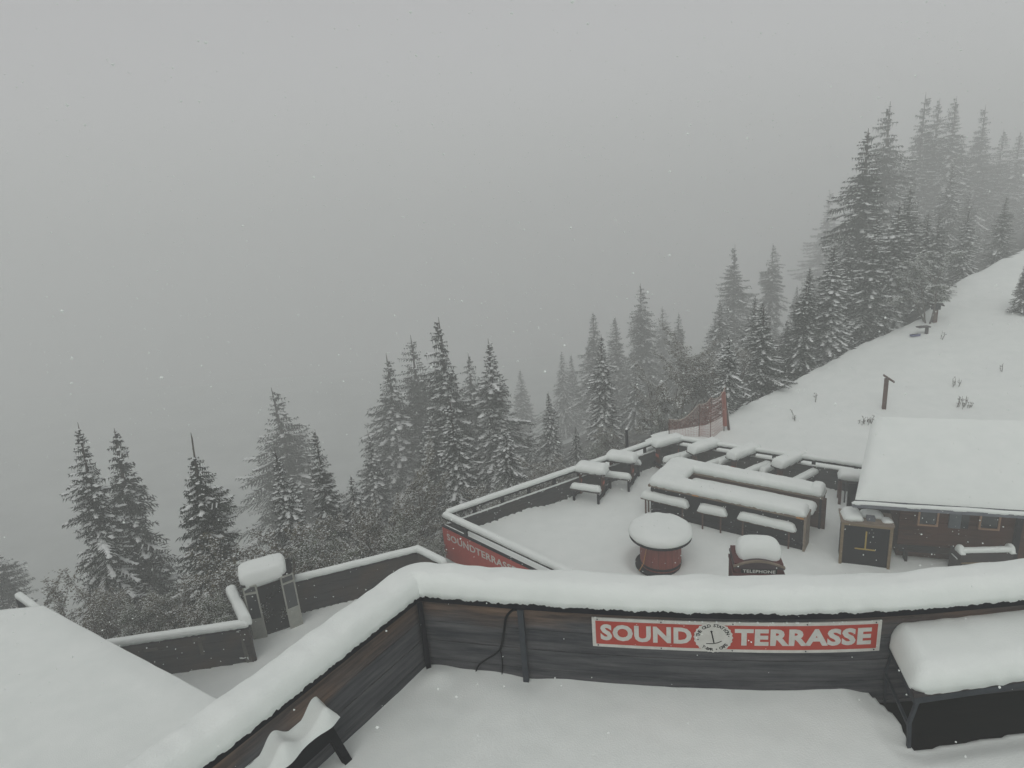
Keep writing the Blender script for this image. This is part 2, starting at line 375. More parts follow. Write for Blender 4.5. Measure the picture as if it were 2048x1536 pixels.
# ------------------------------------------------------------------ picnic tables
def picnic(p0, p1, width, label, zt=.80, zs=.43, sw=.21, gapw=.20, mt='table'):
    d = (p1-p0); L = d.length; a = math.atan2(d.y, d.x); d.normalize(); nn = V(-d.y, d.x, 0)
    c = p0+d*(L/2)+nn*(width/2)
    t = thing('picnic_table', label, 'picnic table', (c.x, c.y, 0), a, 'high picnic tables on the lower terrace')
    m = MB()
    for k in range(4): m.box((0, -width/2+width*(k+.5)/4, zt-.025), (L, width/4-.006, .05))
    m.box((0, 0, zt-.08), (L*.9, width*.6, .05)); m.build('tabletop', mt, t, False)
    for sx in (-1, 1):
        m = MB(); m.box((sx*L*.36, 0, (zt-.1)/2-.1), (.05, width*.42, zt+.09)); m.build('leg', 'brown' , t, False)
        m = MB(); m.box((sx*L*.36, 0, zt*.55), (.056+.002, .16, .10)); m.build('sticker', 'sticker', t, False)
        yb = width/2+gapw+sw/2
        m = MB(); m.box((sx*L*.40, 0, .14), (.06, yb*2+.05, .07)); m.build('crossbar', 'fascia', t, False)
    for sy in (-1, 1):
        yb = sy*(width/2+gapw+sw/2)
        m = MB(); m.box((0, yb, zs-.022), (L*.96, sw, .044)); m.build('seat', mt, t, False)
        for sx in (-1, 1):
            m = MB(); m.box((sx*L*.40, yb, (zs-.05)/2-.1), (.06, .06, zs+.15)); m.build('leg', 'fascia', t, False)
        m = MB(); m.snow([(-L*.49, yb, zs), (L*.49, yb, zs)], sw*1.0, .15, flat=.5, seed=random.random()*9); m.build('snow_cap', 'snow', t, False, True)
        # snow lodged on the low crossbar
    m = MB(); m.snow([(-L*.52, 0, zt), (L*.52, 0, zt)], width*1.02, .215, flat=.45, seed=random.random()*9, n=18); m.build('snow_cap', 'snow', t, False, True)
    return t
def PP(x, y, z): q = P(x, y, z); q.z = 0; return q
ZT = .80
picnic(PP(1147, 943, ZT), PP(1208, 951, ZT), .50, 'snow-topped picnic table by the left railing, the nearer of that pair')
picnic(PP(1209, 920, ZT), PP(1268, 927, ZT), .50, 'snow-topped picnic table by the left railing, just behind its nearer twin')
for lab, a_, b_, c_ in (('at the far corner of the railings', (1315, 896), (1371, 881), (1294, 892)),
                        ('second from the far corner of the railings', (1391, 909), (1445, 890), (1366, 905)),
                        ('third from the far corner of the railings', (1472, 921), (1524, 900), (1446, 918)),
                        ('nearest the cabin roof', (1566, 938), (1615, 914), (1538, 932))):
    p0, p1, p2 = PP(*a_, ZT), PP(*b_, ZT), PP(*c_, ZT)
    picnic(p0, p1, .40, 'picnic table in the back row, '+lab)

# table half hidden by the roof, with an umbrella-less pole
q = PP(1678, 958, .75); q2 = PP(1722, 962, .75)
d = (q2-q).normalized(); q2 = q+d*1.1
t = thing('side_table', 'snow-topped table with a tan leg tucked against the cabin roof', 'table', ((q+q2)/2), math.atan2(d.y, d.x))
m = MB(); m.box((0, .2, .73), (1.1, .45, .05)); m.build('tabletop', 'table', t, False)
for sx in (-1, 1):
    for y_ in (.0, .4):
        m = MB(); m.box((sx*.5, y_, .3), (.07, .07, .81)); m.build('leg', 'brownleg', t, False)
m = MB(); m.snow([(-.57, .2, .755), (.6, .2, .755)], .5, .19, flat=.45); m.build('snow_cap', 'snow', t, False, True)
m = MB(); q = P(1690, 985, .3); t = thing('metal_pole', 'slim grey pole in front of the cabin roof corner', 'pole', (q.x, q.y, 0))
m.tube([(q.x, q.y, -.05), (q.x, q.y, zat(q, 945))], .02, 8); m.build('shaft', 'steel', t)

# low bench behind, between the last picnic table and the slope railing
q, q2 = PP(1622, 944, .35), PP(1680, 953, .35); d = (q2-q).normalized()
t = thing('plank_bench', 'low snow-covered plank bench between the last picnic table and the cabin roof', 'bench', (q+q2)/2, math.atan2(d.y, d.x))
L = (q2-q).length
m = MB(); m.box((0, .1, .33), (L, .24, .05)); m.build('seat', 'table', t, False)
for sx in (-1, 1): m = MB(); m.box((sx*L*.42, .1, .1), (.06, .2, .4)); m.build('leg', 'table', t, False)
m = MB(); m.snow([(-L/2, .1, .355), (L/2, .1, .355)], .25, .09); m.build('snow_cap', 'snow', t, False, True)

# ------------------------------------------------------------------ U-shaped bar
BZ = .92
FL, FR = PP(1296, 969, BZ), PP(1613, 1037, BZ)
BFL, BFR = PP(1418, 951, BZ), PP(1646, 995, BZ)
df = (FR-FL).normalized(); nf = V(-df.y, df.x, 0)
wf = .52
t = thing('bar_counter', 'long U-shaped outdoor bar with dark front panels under thick snow', 'bar', (FL.x, FL.y, 0), math.atan2(df.y, df.x))
Lf = (FR-FL).length; dist = (BFR-FR).dot(nf); xb = (BFR-FL).dot(df); wb = .50
m = MB(); m.box((Lf/2, wf/2, BZ-.03), (Lf, wf, .06)); m.box((.40, (dist+wb)/2+.02, BZ-.033), (.80, dist+wb-.04, .054)); m.box(((xb+.4)/2, dist+wb/2, BZ-.036), (xb-.4, wb, .06))
m.build('counter_top', 'edge', t, False)
m = MB(); m.box((Lf/2-.02, .10, .40), (Lf-.12, .04, .94)); m.build('front_panel', 'black', t, False)
m = MB(); m.box((Lf-.03, wf/2, .4), (.05, wf-.04, .94)); m.build('end_panel', 'edge', t, False)
m = MB(); m.box((.10, (dist+wb)/2, .40), (.04, dist+wb-.1, .94)); m.build('side_panel', 'black', t, False)
m = MB(); m.box(((xb)/2+.25, dist+.08, .40), (xb-.35, .04, .94)); m.build('back_panel', 'brown', t, False)
m = MB(); m.box((xb-.05, dist+wb/2, .4), (.05, wb-.04, .94)); m.build('end_panel', 'black', t, False)
m = MB(); m.box((Lf/2+.4, (wf+dist)/2, .70), (Lf-.85, dist-wf-.05, .04)); m.build('inner_shelf', 'table', t, False)
m = MB(); m.box((Lf/2, .055, .16), (Lf-.1, .05, .06)); m.build('foot_rail', 'fascia', t, False)
for x_ in (.33*Lf, .965*Lf):
    m = MB(); m.box((x_, -.004, BZ-.03), (.17, .006, .045)); m.build('yellow_marking', 'orange', t, False)
m = MB(); m.snow([(0.02, wf/2, BZ), (Lf-.02, wf/2, BZ)], wf*1.04, .20, flat=.45, n=18, seed=1)
m.snow([(.41, .02, BZ), (.41, dist+wb-.02, BZ)], .84, .20, flat=.4, n=18, seed=2)
m.snow([(.02, dist+wb/2, BZ), (xb-.0, dist+wb/2, BZ)], wb*1.04, .20, flat=.45, n=18, seed=3)
m.snow([(xb-.17, dist-.0, BZ+.03), (xb-.17, dist+wb+.0, BZ+.03)], .33, .25, flat=.6, n=18, seed=3)
m.build('snow_cap', 'snow', t, False, True)
m = MB(); m.snow([(.8, (wf+dist)/2, .72), (Lf+.02, (wf+dist)/2, .72)], dist-wf-.04, .10, flat=.4, seed=6); m.build('shelf_snow', 'snow', t, False, True)
# benches in front of the bar
for lab, a_, b_, fl in (('long snow-covered bench at the left end of the bar front', (1281, 995), (1374, 1017), 0),
                    ('short snow-covered bench before the middle of the bar', (1394, 1023), (1452, 1034), 0),
                    ('long snow-covered bench before the right end of the bar, behind the red kiosk', (1474, 1038), (1590, 1065), 0)):
    p0, p1 = PP(*a_, .5), PP(*b_, .5); d = (p1-p0); L = d.length; d.normalize()
    t = thing('bar_bench', lab, 'bench', (p0+p1)/2, math.atan2(d.y, d.x), 'high benches in front of the bar')
    m = MB(); m.box((0, .12, .48), (L, .23, .04)); m.build('seat', 'brownleg', t, False)
    for sx in (-1, 1):
        for y_ in (.03, .21):
            m = MB(); m.box((sx*(L/2-.14), y_, .15), (.035, .035, .62)); m.build('leg', 'brownleg', t, False)
    m = MB(); m.snow([(-L/2-.01, .12, .5), (L/2+.01, .12, .5)], .27, .19, flat=.55, seed=L); m.build('snow_cap', 'snow', t, False, True)

# ------------------------------------------------------------------ cable drum table
t = thing('drum_table', 'round table made from a red cable drum with a thick disc of snow', 'table', (SPC.x, SPC.y, 0))
m = MB(); m.lathe((0, 0, 0), [(.60, -.13), (.62, -.12), (.62, -.07), (.60, -.06)], 44); m.build('base_disc', 'fascia', t, False)
m = MB(); 
for k in range(18):
    a = 2*math.pi*k/18; m.box((.475*math.cos(a), .475*math.sin(a), .32), (.03, .160, .78), a)
m.build('drum', 'darkred', t, False)
m = MB(); m.lathe((0, 0, 0), [(.485, -.02), (.498, -.02), (.498, .04), (.485, .04)], 44); m.build('hoop', 'fascia', t, False)
m = MB(); m.lathe((0, 0, 0), [(.72, .69), (.745, .70), (.745, .745), (.72, .755)], 48); m.build('tabletop', 'fascia', t, False)
m = MB(); m.lathe((0, 0, .75), [(.70, 0), (.735, .005), (.765, .05), (.755, .12), (.70, .18), (.60, .215), (.40, .235), (.2, .24), (.01, .241)], 56, jit=.02); m.build('snow_cap', 'snow', t, False, True)
m = MB(); pts = [(.502*math.cos(a), .502*math.sin(a), .62-.05*math.sin((a+2.4)*1.2)) for a in np.linspace(-2.45, -.6, 16)]
pts = [(-.60, -.32, -.04), (-.50, -.33, .15), (-.42, -.33, .55)]+pts; m.tube(pts, .011, 6); m.build('rope', 'orange', t, False)

# ------------------------------------------------------------------ telephone kiosk
p0, p1 = P(1467, 1150, 1.95), P(1569, 1154, 1.95); d = p1-p0; W_ = d.length; c = (p0+p1)/2; a = math.atan2(d.y, d.x)
t = thing('telephone_kiosk', 'red telephone kiosk with a white TELEPHONE sign and a snow bonnet', 'telephone box', (c.x, c.y, .10), a)
Wd = .62
m = MB()
for x_ in (-1, 1):
    for y_ in (0, 1): m.box((x_*(W_/2-.05), .05+y_*(Wd-.1), .9), (.10, .10, 2.0))
m.box((0, .05, .25), (W_-.2, .05, .6)); m.box((0, Wd-.03, .9), (W_-.2, .04, 1.9)); m.build('frame', 'phone_red', t, False)
m = MB()
for z_ in (.75, 1.0, 1.25, 1.5):
    m.box((0, .05, z_), (W_-.2, .03, .03))
for x_ in (-.15, .15): m.box((x_, .055, 1.15), (.03, .02, 1.1))
m.build('glazing_bars', 'phone_red', t, False)
m = MB()
for x_ in (-1, 1): m.box((x_*(W_/2-.055), Wd/2, 1.0), (.012, Wd-.2, 1.6))
m.build('pane', 'glass', t, False)
m = MB(); m.box((0, Wd/2, 1.87), (W_+.02, Wd+.02, .06)); m.box((0, Wd/2+.01, 1.99), (W_-.04, Wd-.02, .20)); m.build('cornice', 'phone_red', t, False)
m = MB(); m.box((.0, .003, 1.945), (W_*.70, .012, .085)); m.build('sign_panel', 'ink', t, False)
tv, tf, (x0, x1, y0, y1) = text_mesh('TELEPHONE', .1, offset=.002, spacing=1.05)
m = MB(); m.add([(-W_*.32+(v.x-x0)/(x1-x0)*W_*.64, -.0045-max(0, v.z), 1.915+(v.y-y0)/(y1-y0)*.062) for v in tv], tf); m.build('lettering', 'white', t, False)
# segmental roof: curved front over the sign
m = MB(); nseg = 18; prof = [(-W_/2+.0+W_*k/nseg, 2.02+.115*math.sin(math.pi*k/nseg)) for k in range(nseg+1)]
vs = []; 
for y_ in (.0, Wd): vs += [(x_, y_, z_) for x_, z_ in prof]+[(W_/2, y_, 1.99), (-W_/2, y_, 1.99)]
k_ = len(prof)+2; m.add(vs, [tuple(range(k_)), tuple(range(2*k_-1, k_-1, -1))]+[(i, i+1 if i+1 < k_ else 0, (i+1 if i+1 < k_ else 0)+k_, i+k_) for i in range(k_)])
m.build('roof', 'kiosk_roof', t, False)
m = MB(); vs = []
for y_ in (-.02, .03): vs += [(x_*1.01, y_, z_+.0) for x_, z_ in prof]+[(x_*1.01, y_, z_+.03) for x_, z_ in reversed(prof)]
k_ = 2*len(prof); m.add(vs, [tuple(range(k_)), tuple(range(2*k_-1, k_-1, -1))]+[(i, (i+1) % k_, (i+1) % k_+k_, i+k_) for i in range(k_)])
m.build('roof_moulding', 'edge', t, False)
m = MB(); m.snow([(.04, .12, 2.08), (.04, Wd+.05, 2.08)], W_*.90, .34, flat=.62, n=20, lump=.5, dip=.08); m.build('snow_cap', 'snow', t, False, True)

# ------------------------------------------------------------------ dark cabinet with a painted T-bar
p0, p1 = P(1677, 1126, 0), P(1779, 1139, 0); d = p1-p0; L = d.length; a = math.atan2(d.y, d.x)
hc = zat(p1, 1056)
t = thing('service_cabinet', 'dark cabinet with pale timber frame and a yellow T-bar symbol beside the cabin', 'cabinet', ((p0+p1)/2), a)
m = MB(); m.box((0, .30, hc/2-.1), (L-.08, .52, hc+.1)); m.build('body', 'black', t, False)
m = MB(); m.box((L/2-.03, .02, hc/2-.05), (.06, .06, hc)); m.box((-L/2+.03, .02, hc/2-.05), (.06, .06, hc)); m.box((0, .02, hc-.02), (L, .062, .055)); m.build('frame', 'pale', t, False)
m = MB(); m.box((0, .29, hc+.03), (L+.04, .62, .035)); m.build('top_board', 'edge', t, False)
m = MB(); m.box((0, .029, hc*.62), (.03, .02, hc*.42)); m.box((0, .028, hc*.40), (.42, .02, .026)); m.build('symbol', 'yellow', t, False)
m = MB(); m.snow([(-L/2+.02, .25, hc+.045), (-.08, .30, hc+.045)], .52, .17, flat=.6, seed=3)
m.snow([(-.12, .42, hc+.045), (L/2-.15, .42, hc+.045)], .34, .10, flat=.6, seed=4); m.snow([(L/2-.22, .20, hc+.045), (L/2, .24, hc+.045)], .26, .07, flat=.7, seed=4)
m.build('snow_cap', 'snow', t, False, True)
m = MB(); m.box((.08, .18, hc+.09), (.17, .15, .09)); m.build('box_on_top', 'metalroof', t, False)

# ------------------------------------------------------------------ cabin on the right
EZ = 1.80
eL, eR = P(1716, 988, EZ), P(2048, 1008, EZ); e = (eR-eL).normalized(); a = math.atan2(e.y, e.x); en = V(-e.y, e.x, 0)
rL = P(1747, 838, 2.95); along = (rL-eL).dot(e); back = (rL-eL).dot(en)
t = thing('log_cabin', 'dark brown timber cabin under a broad snow-covered roof', 'cabin', (eL.x, eL.y, 0), a)
LC = 7.5; wc = P(1788, 1103, 0); wx = (wc-eL).dot(e); wy = .55
m = MB()
nb = 13
for k in range(nb):
    z0 = -.1+k*(EZ+.1)/nb; m.box(((wx+LC)/2, wy+.06+.006*(k % 2), z0+(EZ+.1)/nb/2), (LC-wx, .12, (EZ+.1)/nb-.006))
    m.box((wx+.06, wy+.9, z0+(EZ+.1)/nb/2), (.115+.006*(k % 2), 1.55, (EZ+.1)/nb-.006))
m.build('wall', 'brown', t, False)
m = MB(); m.box((wx/2+.02, wy+.75, .66), (wx-.06, .06, 1.5)); m.build('shade_backing', 'black', t, False)  # black sheet added so the open space under the roof overhang looks dark
m = MB(); m.box(((wx+.0)/2, wy+.35, .35), (wx*.85, .5, .8)); m.build('store_box', 'black', t, False)
# roof deck and snow (sloping plane from eave to ridge)
def roofpt(x_, y_, dz=0):      # y_ 0 eave .. 1 ridge
    return (x_+along*y_*(1 if x_ < 1 else 0), back*y_, EZ+(2.95-EZ)*y_+dz-.22)
m = MB(); nxs = [-.02, LC]
def slab(m, z0, z1, yo=-.0, x0=-.02, x1=LC):
    vs = [(*roofpt(x0, yo)[:2], roofpt(x0, yo)[2]+z0), (*roofpt(x1, yo)[:2], roofpt(x1, yo)[2]+z0), (*roofpt(x1, 1)[:2], roofpt(x1, 1)[2]+z0), (*roofpt(x0, 1)[:2], roofpt(x0, 1)[2]+z0)]
    vs2 = [(v[0], v[1], v[2]+z1-z0) for v in vs]; m.add(vs+vs2, [(3, 2, 1, 0), (4, 5, 6, 7), (0, 1, 5, 4), (1, 2, 6, 5), (2, 3, 7, 6), (3, 0, 4, 7)])
slab(m, .0, .07); m.build('roof', 'metalroof', t, False)
m = MB(); nu, nv = 90, 40; vs = []; fs = []
for i in range(nu+1):
    for j in range(nv+1):
        uu, vv = i/nu, j/nv; x_ = -.05+(LC)*uu; q = Vector(roofpt(0, vv)); q.x = -.05+along*vv*(1-uu)+LC*uu
        ed = min(vv*back*1.05+.0, (LC*uu)*1.0+.0, (1-vv)*back+.3); th_ = .20*math.sqrt(min(1, max(0, ed/.22)))
        q.y -= .03*(1-vv)*0
        vs.append((q.x, q.y+(.0), q.z+.072+th_+.018*nz(q.x, q.y, 0, 1.3)*min(1, ed*3)+.006*nz(q.x, q.y, 3, 9)))
fs = [(i*(nv+1)+j, (i+1)*(nv+1)+j, (i+1)*(nv+1)+j+1, i*(nv+1)+j+1) for i in range(nu) for j in range(nv)]
m.add(vs, fs); m.build('roof_snow', 'snow', t, False, True)
m = MB(); m.strip([(-.12, -.10), (LC, -.10)], -.05, .05, EZ-.27, EZ-.19); m.build('gutter', 'metalroof', t, False)
m = MB(); m.snow([(-.13, -.10, EZ-.19), (LC, -.10, EZ-.19)], .10, .055, flat=.6, step=.06, lump=3); m.build('gutter_snow', 'snow', t, False, True)
def on_wall(x, y):               # pixel to wall coordinates (along, z)
    lo, hi = 0, LC
    for _ in range(40):
        mid = (lo+hi)/2; q = eL+e*mid+en*(wy); q.z = 1
        if px(q)[0] < x: lo = mid
        else: hi = mid
    q = eL+e*lo+en*wy; return lo, zat(q, y)
def window(x0, y0, x1, y1, label=None, pane='glass', fr='brownleg'):
    l0, z1_ = on_wall(x0, y0); l1, z0_ = on_wall(x1, y1); cx, cz = (l0+l1)/2, (z0_+z1_)/2; ww, hh = l1-l0, z1_-z0_
    m = MB(); f_ = .035
    for sx in (-1, 1): m.box((cx+sx*(ww/2-f_/2), wy-.02, cz), (f_, .05, hh))
    for sz in (-1, 1): m.box((cx, wy-.021, cz+sz*(hh/2-f_/2)), (ww-2*f_, .052, f_))
    o = m.build('window', fr, t, False)
    m = MB(); m.box((cx, wy-.006, cz), (ww-2*f_, .01, hh-2*f_)); g_ = m.build('pane', pane, None); g_.parent = o
    return o
M['frame_brown'] = mat('frame_brown', (.36, .21, .13), .7, col2=(.46, .28, .18), scale=(8, 8, 8))
window(1835, 992, 1876, 1052, fr='frame_brown'); window(1957, 1003, 1999, 1060, fr='frame_brown')
l0, z1_ = on_wall(1897, 1004); l1, z0_ = on_wall(1921, 1056)
m = MB(); m.box(((l0+l1)/2, wy-.02, (z0_+z1_)/2), (l1-l0, .04, z1_-z0_)); m.build('shutter', 'bluegrey', t, False)
l2, _ = on_wall(1937, 1004); m = MB(); m.box(((l1+l2)/2+.01, wy-.01, (z0_+z1_)/2), (l2-l1-.02, .02, z1_-z0_)); m.build('hatch', 'glass', t, False)
l0, _ = on_wall(2034, 1004); m = MB(); m.box((l0, wy-.08, .8), (.10, .10, 1.75)); m.build('post', 'fascia', t, False)
# slatted bench on the cabin wall
b0, b1 = wx+.05, wx+1.15
t2 = thing('wall_bench', 'bare dark plank bench against the cabin wall beside the cabinet', 'bench', eL+e*b0+en*(wy-.22)+V(0, 0, -EZ), a)
m = MB()
for k in range(3): m.box((.6, -.02+k*.09, .30), (1.35, .08, .03))
m.build('seat', 'plank', t2, False)
for x_ in (.1, 1.1): m = MB(); m.box((x_, .07, .11), (.05, .2, .35)); m.build('leg', 'plank', t2, False)
# bench in front of the cabin
q, q2 = P(1919, 1121, .42), P(2024, 1119, .42); d = (q2-q); L = d.length; a2 = math.atan2(d.y, d.x)
t2 = thing('garden_bench', 'snow-covered armrest bench standing in front of the cabin', 'bench', ((q+q2)/2)-V(0, 0, .42), a2)
m = MB(); m.box((0, .2, .38), (L, .36, .04)); m.build('seat', 'table', t2, False)
m = MB(); m.box((0, .0, .50), (L, .03, .28)); m.build('backrest', 'table', t2, False)
m = MB(); m.snow([(-L/2, .0, .64), (L/2, .0, .64)], .10, .10, flat=.5); m.build('snow_cap', 'snow', t2, False, True)
for sx in (-1, 1):
    m = MB(); m.box((sx*(L/2-.03), .18, .28), (.05, .40, .55)); m.build('leg', 'table', t2, False)
    m = MB(); m.snow([(sx*(L/2-.03), -.06, .60), (sx*(L/2-.03), .20, .60)], .13, .16, flat=.6); m.build('arm_snow', 'snow', t2, False, True)
m = MB(); m.snow([(-L/2, .19, .40), (L/2, .19, .40)], .33, .12, flat=.5); m.build('snow_cap', 'snow', t2, False, True)
m = MB(); m.box((0, -.03, .37), (L*.95, .02, .02)); m.build('front_bar', 'pale', t2, False)
q = P(2050, 1075, .3)

# ------------------------------------------------------------------ middle terrace on the left
MZ = -.4; MT = .52
f0 = P(215, 1292, MT); f2 = P(497, 1250, MT); f3 = P(463, 1180, MT); f4 = P(585, 1162, MT); f5 = P(835, 1101, MT); f6 = P(890, 1128, MT)
for q in (f0, f2, f3, f4, f5, f6): q.z = 0
fd = (f0-f2).normalized()
mpoly = [f0+fd*5, f2, f3, f4, f5, f6+(f6-f5).normalized()*.1, V(-.5, 6, 0), V(-14, 3, 0)]
tag(field('courtyard_snow', [q.xy for q in mpoly], .05, lambda x, y: MZ+.02*nz(x, y, 0, 1)+.006*nz(x, y, 0, 5), 'snow'), kind='structure')
kw = dict(gap=False, boards=5, snow=(.19, .12), mt='plank')
rail('railing', [f0+fd*3, f2], 'snow-capped plank fence running from the big snowy roof to the grey booth', MZ, MT, **kw)
rail('railing', [f2, f3], 'short snow-heaped fence piece beside the grey booth', MZ, MT, gap=False, boards=5, snow=(.24, .2), mt='plank')
rail('railing', [f4, f5, f6], 'snow-capped plank fence from the grey booth to the red banner', MZ, MT, gap=False, boards=5, snow=(.17, .12), mt='plank')
# paler repair boards
t = thing('repair_board', 'pale patched boards on the fence beside the big snowy roof', 'board', f2)
m = MB(); fn = V(-fd.y, fd.x, 0)
fn = fn if (fn.y < 0) else -fn
for s_, w_, z_, h_ in ((2.05, .28, .28, .07), (1.05, .26, .36, .07), (1.05, .08, .14, .34)):
    c = f2+fd*s_+fn*.012; m = MB(); m.box((c.x, c.y, z_), (w_, .016, h_), math.atan2(fd.y, fd.x)); m.build('board', 'frame_brown2', t)
# grey booth
g0, g1 = P(508, 1280, MZ), P(607, 1248, MZ); d = g1-g0; L = d.length; a = math.atan2(d.y, d.x)
hb = zat(g0, 1176)-MZ
t = thing('grey_booth', 'small grey booth with two glazed door leaves and a high block of snow on top', 'booth', (g0.x, g0.y, MZ), a)
lw = .27*L; ow = L-2*lw; dpth = .62
for k, x_ in ((0, 0), (1, lw+ow)):
    ang = math.radians(-14 if k == 0 else 10)
    m = MB(); f_ = .03
    def bx(cx, cz, sx, sz, y_=0, th_=.035):
        cc = (x_+lw/2 + (cx)*math.cos(ang), y_+cx*math.sin(ang), cz); m.box(cc, (sx, th_, sz), ang)
    bx(-lw/2+f_/2, hb/2, f_, hb); bx(lw/2-f_/2, hb/2, f_, hb); bx(0, hb-f_/2, lw-2*f_, f_); bx(0, hb*.86, lw-2*f_, .04); bx(0, .02, lw-2*f_, .04)
    leaf = m.build('door_leaf', 'cream', t, False)
    m = MB(); bx(0, hb*.20, lw-2*f_, hb*.36, th_=.02); o = m.build('lower_panel', 'alu', None); o.parent = leaf
    m = MB(); bx(0, hb*.61, lw-2*f_, hb*.46, th_=.008); bx(0, hb*.93, lw-2*f_, hb*.09, th_=.008); o = m.build('pane', 'glass', None); o.parent = leaf
m = MB(); m.box((0.0, dpth/2+.05, hb/2), (.02, dpth, hb)); m.box((L-.02, dpth/2+.05, hb/2), (.02, dpth, hb)); m.box((L/2, dpth+.05, hb/2), (L, .02, hb)); m.build('walls', 'black', t, False)
m = MB(); m.box((L/2, dpth/2+.04, .02), (L-.05, dpth, .04)); m.build('sill', 'black', t, False)
m = MB(); m.box((L/2-.04, dpth/2+.03, hb+.015), (L-.03, dpth+.06, .05)); m.build('roof', 'black', t, False)
m = MB(); m.snow([(L/2-.08, -.02, hb+.04), (L/2-.08, dpth+.12, hb+.04)], L*.92, .25, flat=.40, n=22, dip=.10, lump=.6, re_=.16); m.build('snow_cap', 'snow', t, False, True)
# bare snowy stump-like shrub in front of the fence
q = P(498, 1322, MZ); t = thing('bare_shrub', 'bare thick-stemmed shrub with snowy twigs before the fence by the booth', 'shrub', (q.x, q.y, MZ))
m = MB(); hs_ = zat(q, 1258)-MZ; m.tube([(0, 0, -.05), (-.02, 0, hs_*.5), (-.05, .02, hs_)], [.06, .05, .035], 8); m.tube([(.06, 0, -.05), (.10, .02, hs_*.9)], [.03, .02], 6)
tw = MB()
for k in range(16):
    zz = random.choice((random.uniform(0.05, .2), random.uniform(.6, 1)))*hs_; aa = random.uniform(0, 6.28); l_ = random.uniform(.08, .2)
    p = V(-.02, 0, zz); p2 = p+V(math.cos(aa)*l_, math.sin(aa)*l_, .06); m.tube([p, p2], [.012, .005], 5); tw.tube([p.lerp(p2, .3)+V(0, 0, .012), p2+V(0, 0, .012)], [.014, .008], 5)
tw.tube([(-.05, .02, hs_-.02), (-.06, .02, hs_+.08)], [.07, .03], 8)
m.build('stems', 'pale_bark', t, False); tw.build('snow_cap', 'snow', t, False)

# ------------------------------------------------------------------ big snowy roof, bottom left
RZ2 = 2.4
r1, r2, r3 = P(-420, 1262, RZ2), P(86, 1209, RZ2), P(440, 1409, RZ2-.1); r4 = r3+(r3-r2).normalized()*6; r5 = r1+(r3-r2).normalized()*9
t = thing('snowy_roof_house', 'low building under one wide smooth snow-covered roof', 'building', (r2.x, r2.y, -.5))
def inset(k): 
    c = (r1+r2+r4+r5)/4; return [p.lerp(c, k) for p in (r1, r2, r4, r5)]
m = MB(); m.prism([p.xy for p in inset(.07)], -.5, RZ2-.32); m.build('wall', 'plank', t)
m = MB(); m.prism([p.xy for p in inset(.006)], RZ2-.30, RZ2-.18); m.build('roof', 'metalroof', t)
m = MB(); rows = [(0.004, -.19), (0, -.12), (.002, -.05), (.009, -.005), (.03, .015), (.3, .02), (.7, .02)]
rp = []
for k_, z_ in rows:
    q = inset(k_); ring = []
    for i in range(4):
        a_, b_ = q[i], q[(i+1) % 4]
        for s_ in range(40):
            p = a_.lerp(b_, s_/40); ring.append((p.x+.012*nz(p.x, p.y, z_*9, 3), p.y+.012*nz(p.x, p.y, z_*9+5, 3), RZ2+z_+.02*nz(p.x, p.y, 1, .9)))
    rp.append(ring)
vs = [p for r in rp for p in r]; nn_ = 160
fs = [(i*nn_+k, i*nn_+(k+1) % nn_, (i+1)*nn_+(k+1) % nn_, (i+1)*nn_+k) for i in range(len(rp)-1) for k in range(nn_)]+[tuple((len(rp)-1)*nn_+k for k in range(nn_))]
m.add(vs, fs); m.build('roof_snow', 'snow', t, smooth=True)
# small snow-capped rail and shed roof behind it
q, q2 = P(36, 1191, 1.2), P(78, 1222, 1.2)
t = thing('snowy_beam', 'snow-covered sloping beam poking up behind the wide roof', 'beam', (q.x, q.y, -.5))
m = MB(); m.beam(q-V(0, 0, .05), q2-V(0, 0, .05), .08, .08); m.beam(q-V(0, 0, .05), V(q.x, q.y, -1), .08, .08); m.build('timber', 'fascia', t)
m = MB(); m.snow([q, q2], .14, .10); m.build('snow_cap', 'snow', t, smooth=True)
# ------------------------------------------------------------------ near deck: parapet, snow, sign, cable, table, bench
NZ, NT = 4.3, 5.19
K = P(856, 1331, NZ)
pr = [P(1052, 1352, NZ), P(1500, 1383, NZ), P(1750, 1381, NZ)]
pE = P(2048, 1186, NT)
for q in [K, pE]+pr: q.z = 0
ldir = (P(380, 1536, NT).xy-K.xy).normalized(); L0 = K+V(ldir.x, ldir.y, 0)*6.2
cur = [K+(pr[0]-K)*.0, (K+pr[1])/2+V(.0, -.06, 0), pr[1], pr[2], pE, pE+(pE-pr[2]).normalized()*2.5]
right = [K]+[V(*np.array(q)) for q in chaikin(cur, 2)[1:]]
NP = [L0]+right
t = thing('parapet', 'near wooden parapet of weathered boards under a thick rounded roll of snow', 'parapet', (K.x, K.y, NZ))
bh = .225; zb = NZ-.35
for nm, pth in (('boards', [L0, K+V(ldir.x, ldir.y, 0)*.0]), ('boards', right)):
    m = MB(); k = 0; z_ = zb
    while z_ < NT-.03:
        m.strip(pth, .0+.004*(k % 2), .045+.004*(k % 2), z_+.005, min(z_+bh, NT-.02)-.004); z_ += bh; k += 1
    m.build(nm, 'parapet', t)
m = MB(); m.strip(NP, -.045, .20, NT-.09, NT); m.build('cap_rail', 'fascia', t, bevel=.006)
ra = K+V(ldir.x, ldir.y, 0)*.13; rb = K+(right[1]-K).normalized()*.13
RP = [L0]+chaikin([ra, K, rb], 4)+[p for p in right if (p-K).length > .16]
m = MB(); m.snow(lift(RP, NT), .335, .215, off=.09, flat=.64, step=.015, n=30, rag=.07, lump=1.5, dip=.014, seed=3); m.build('snow_roll', 'snow', t, smooth=True)
m = MB()
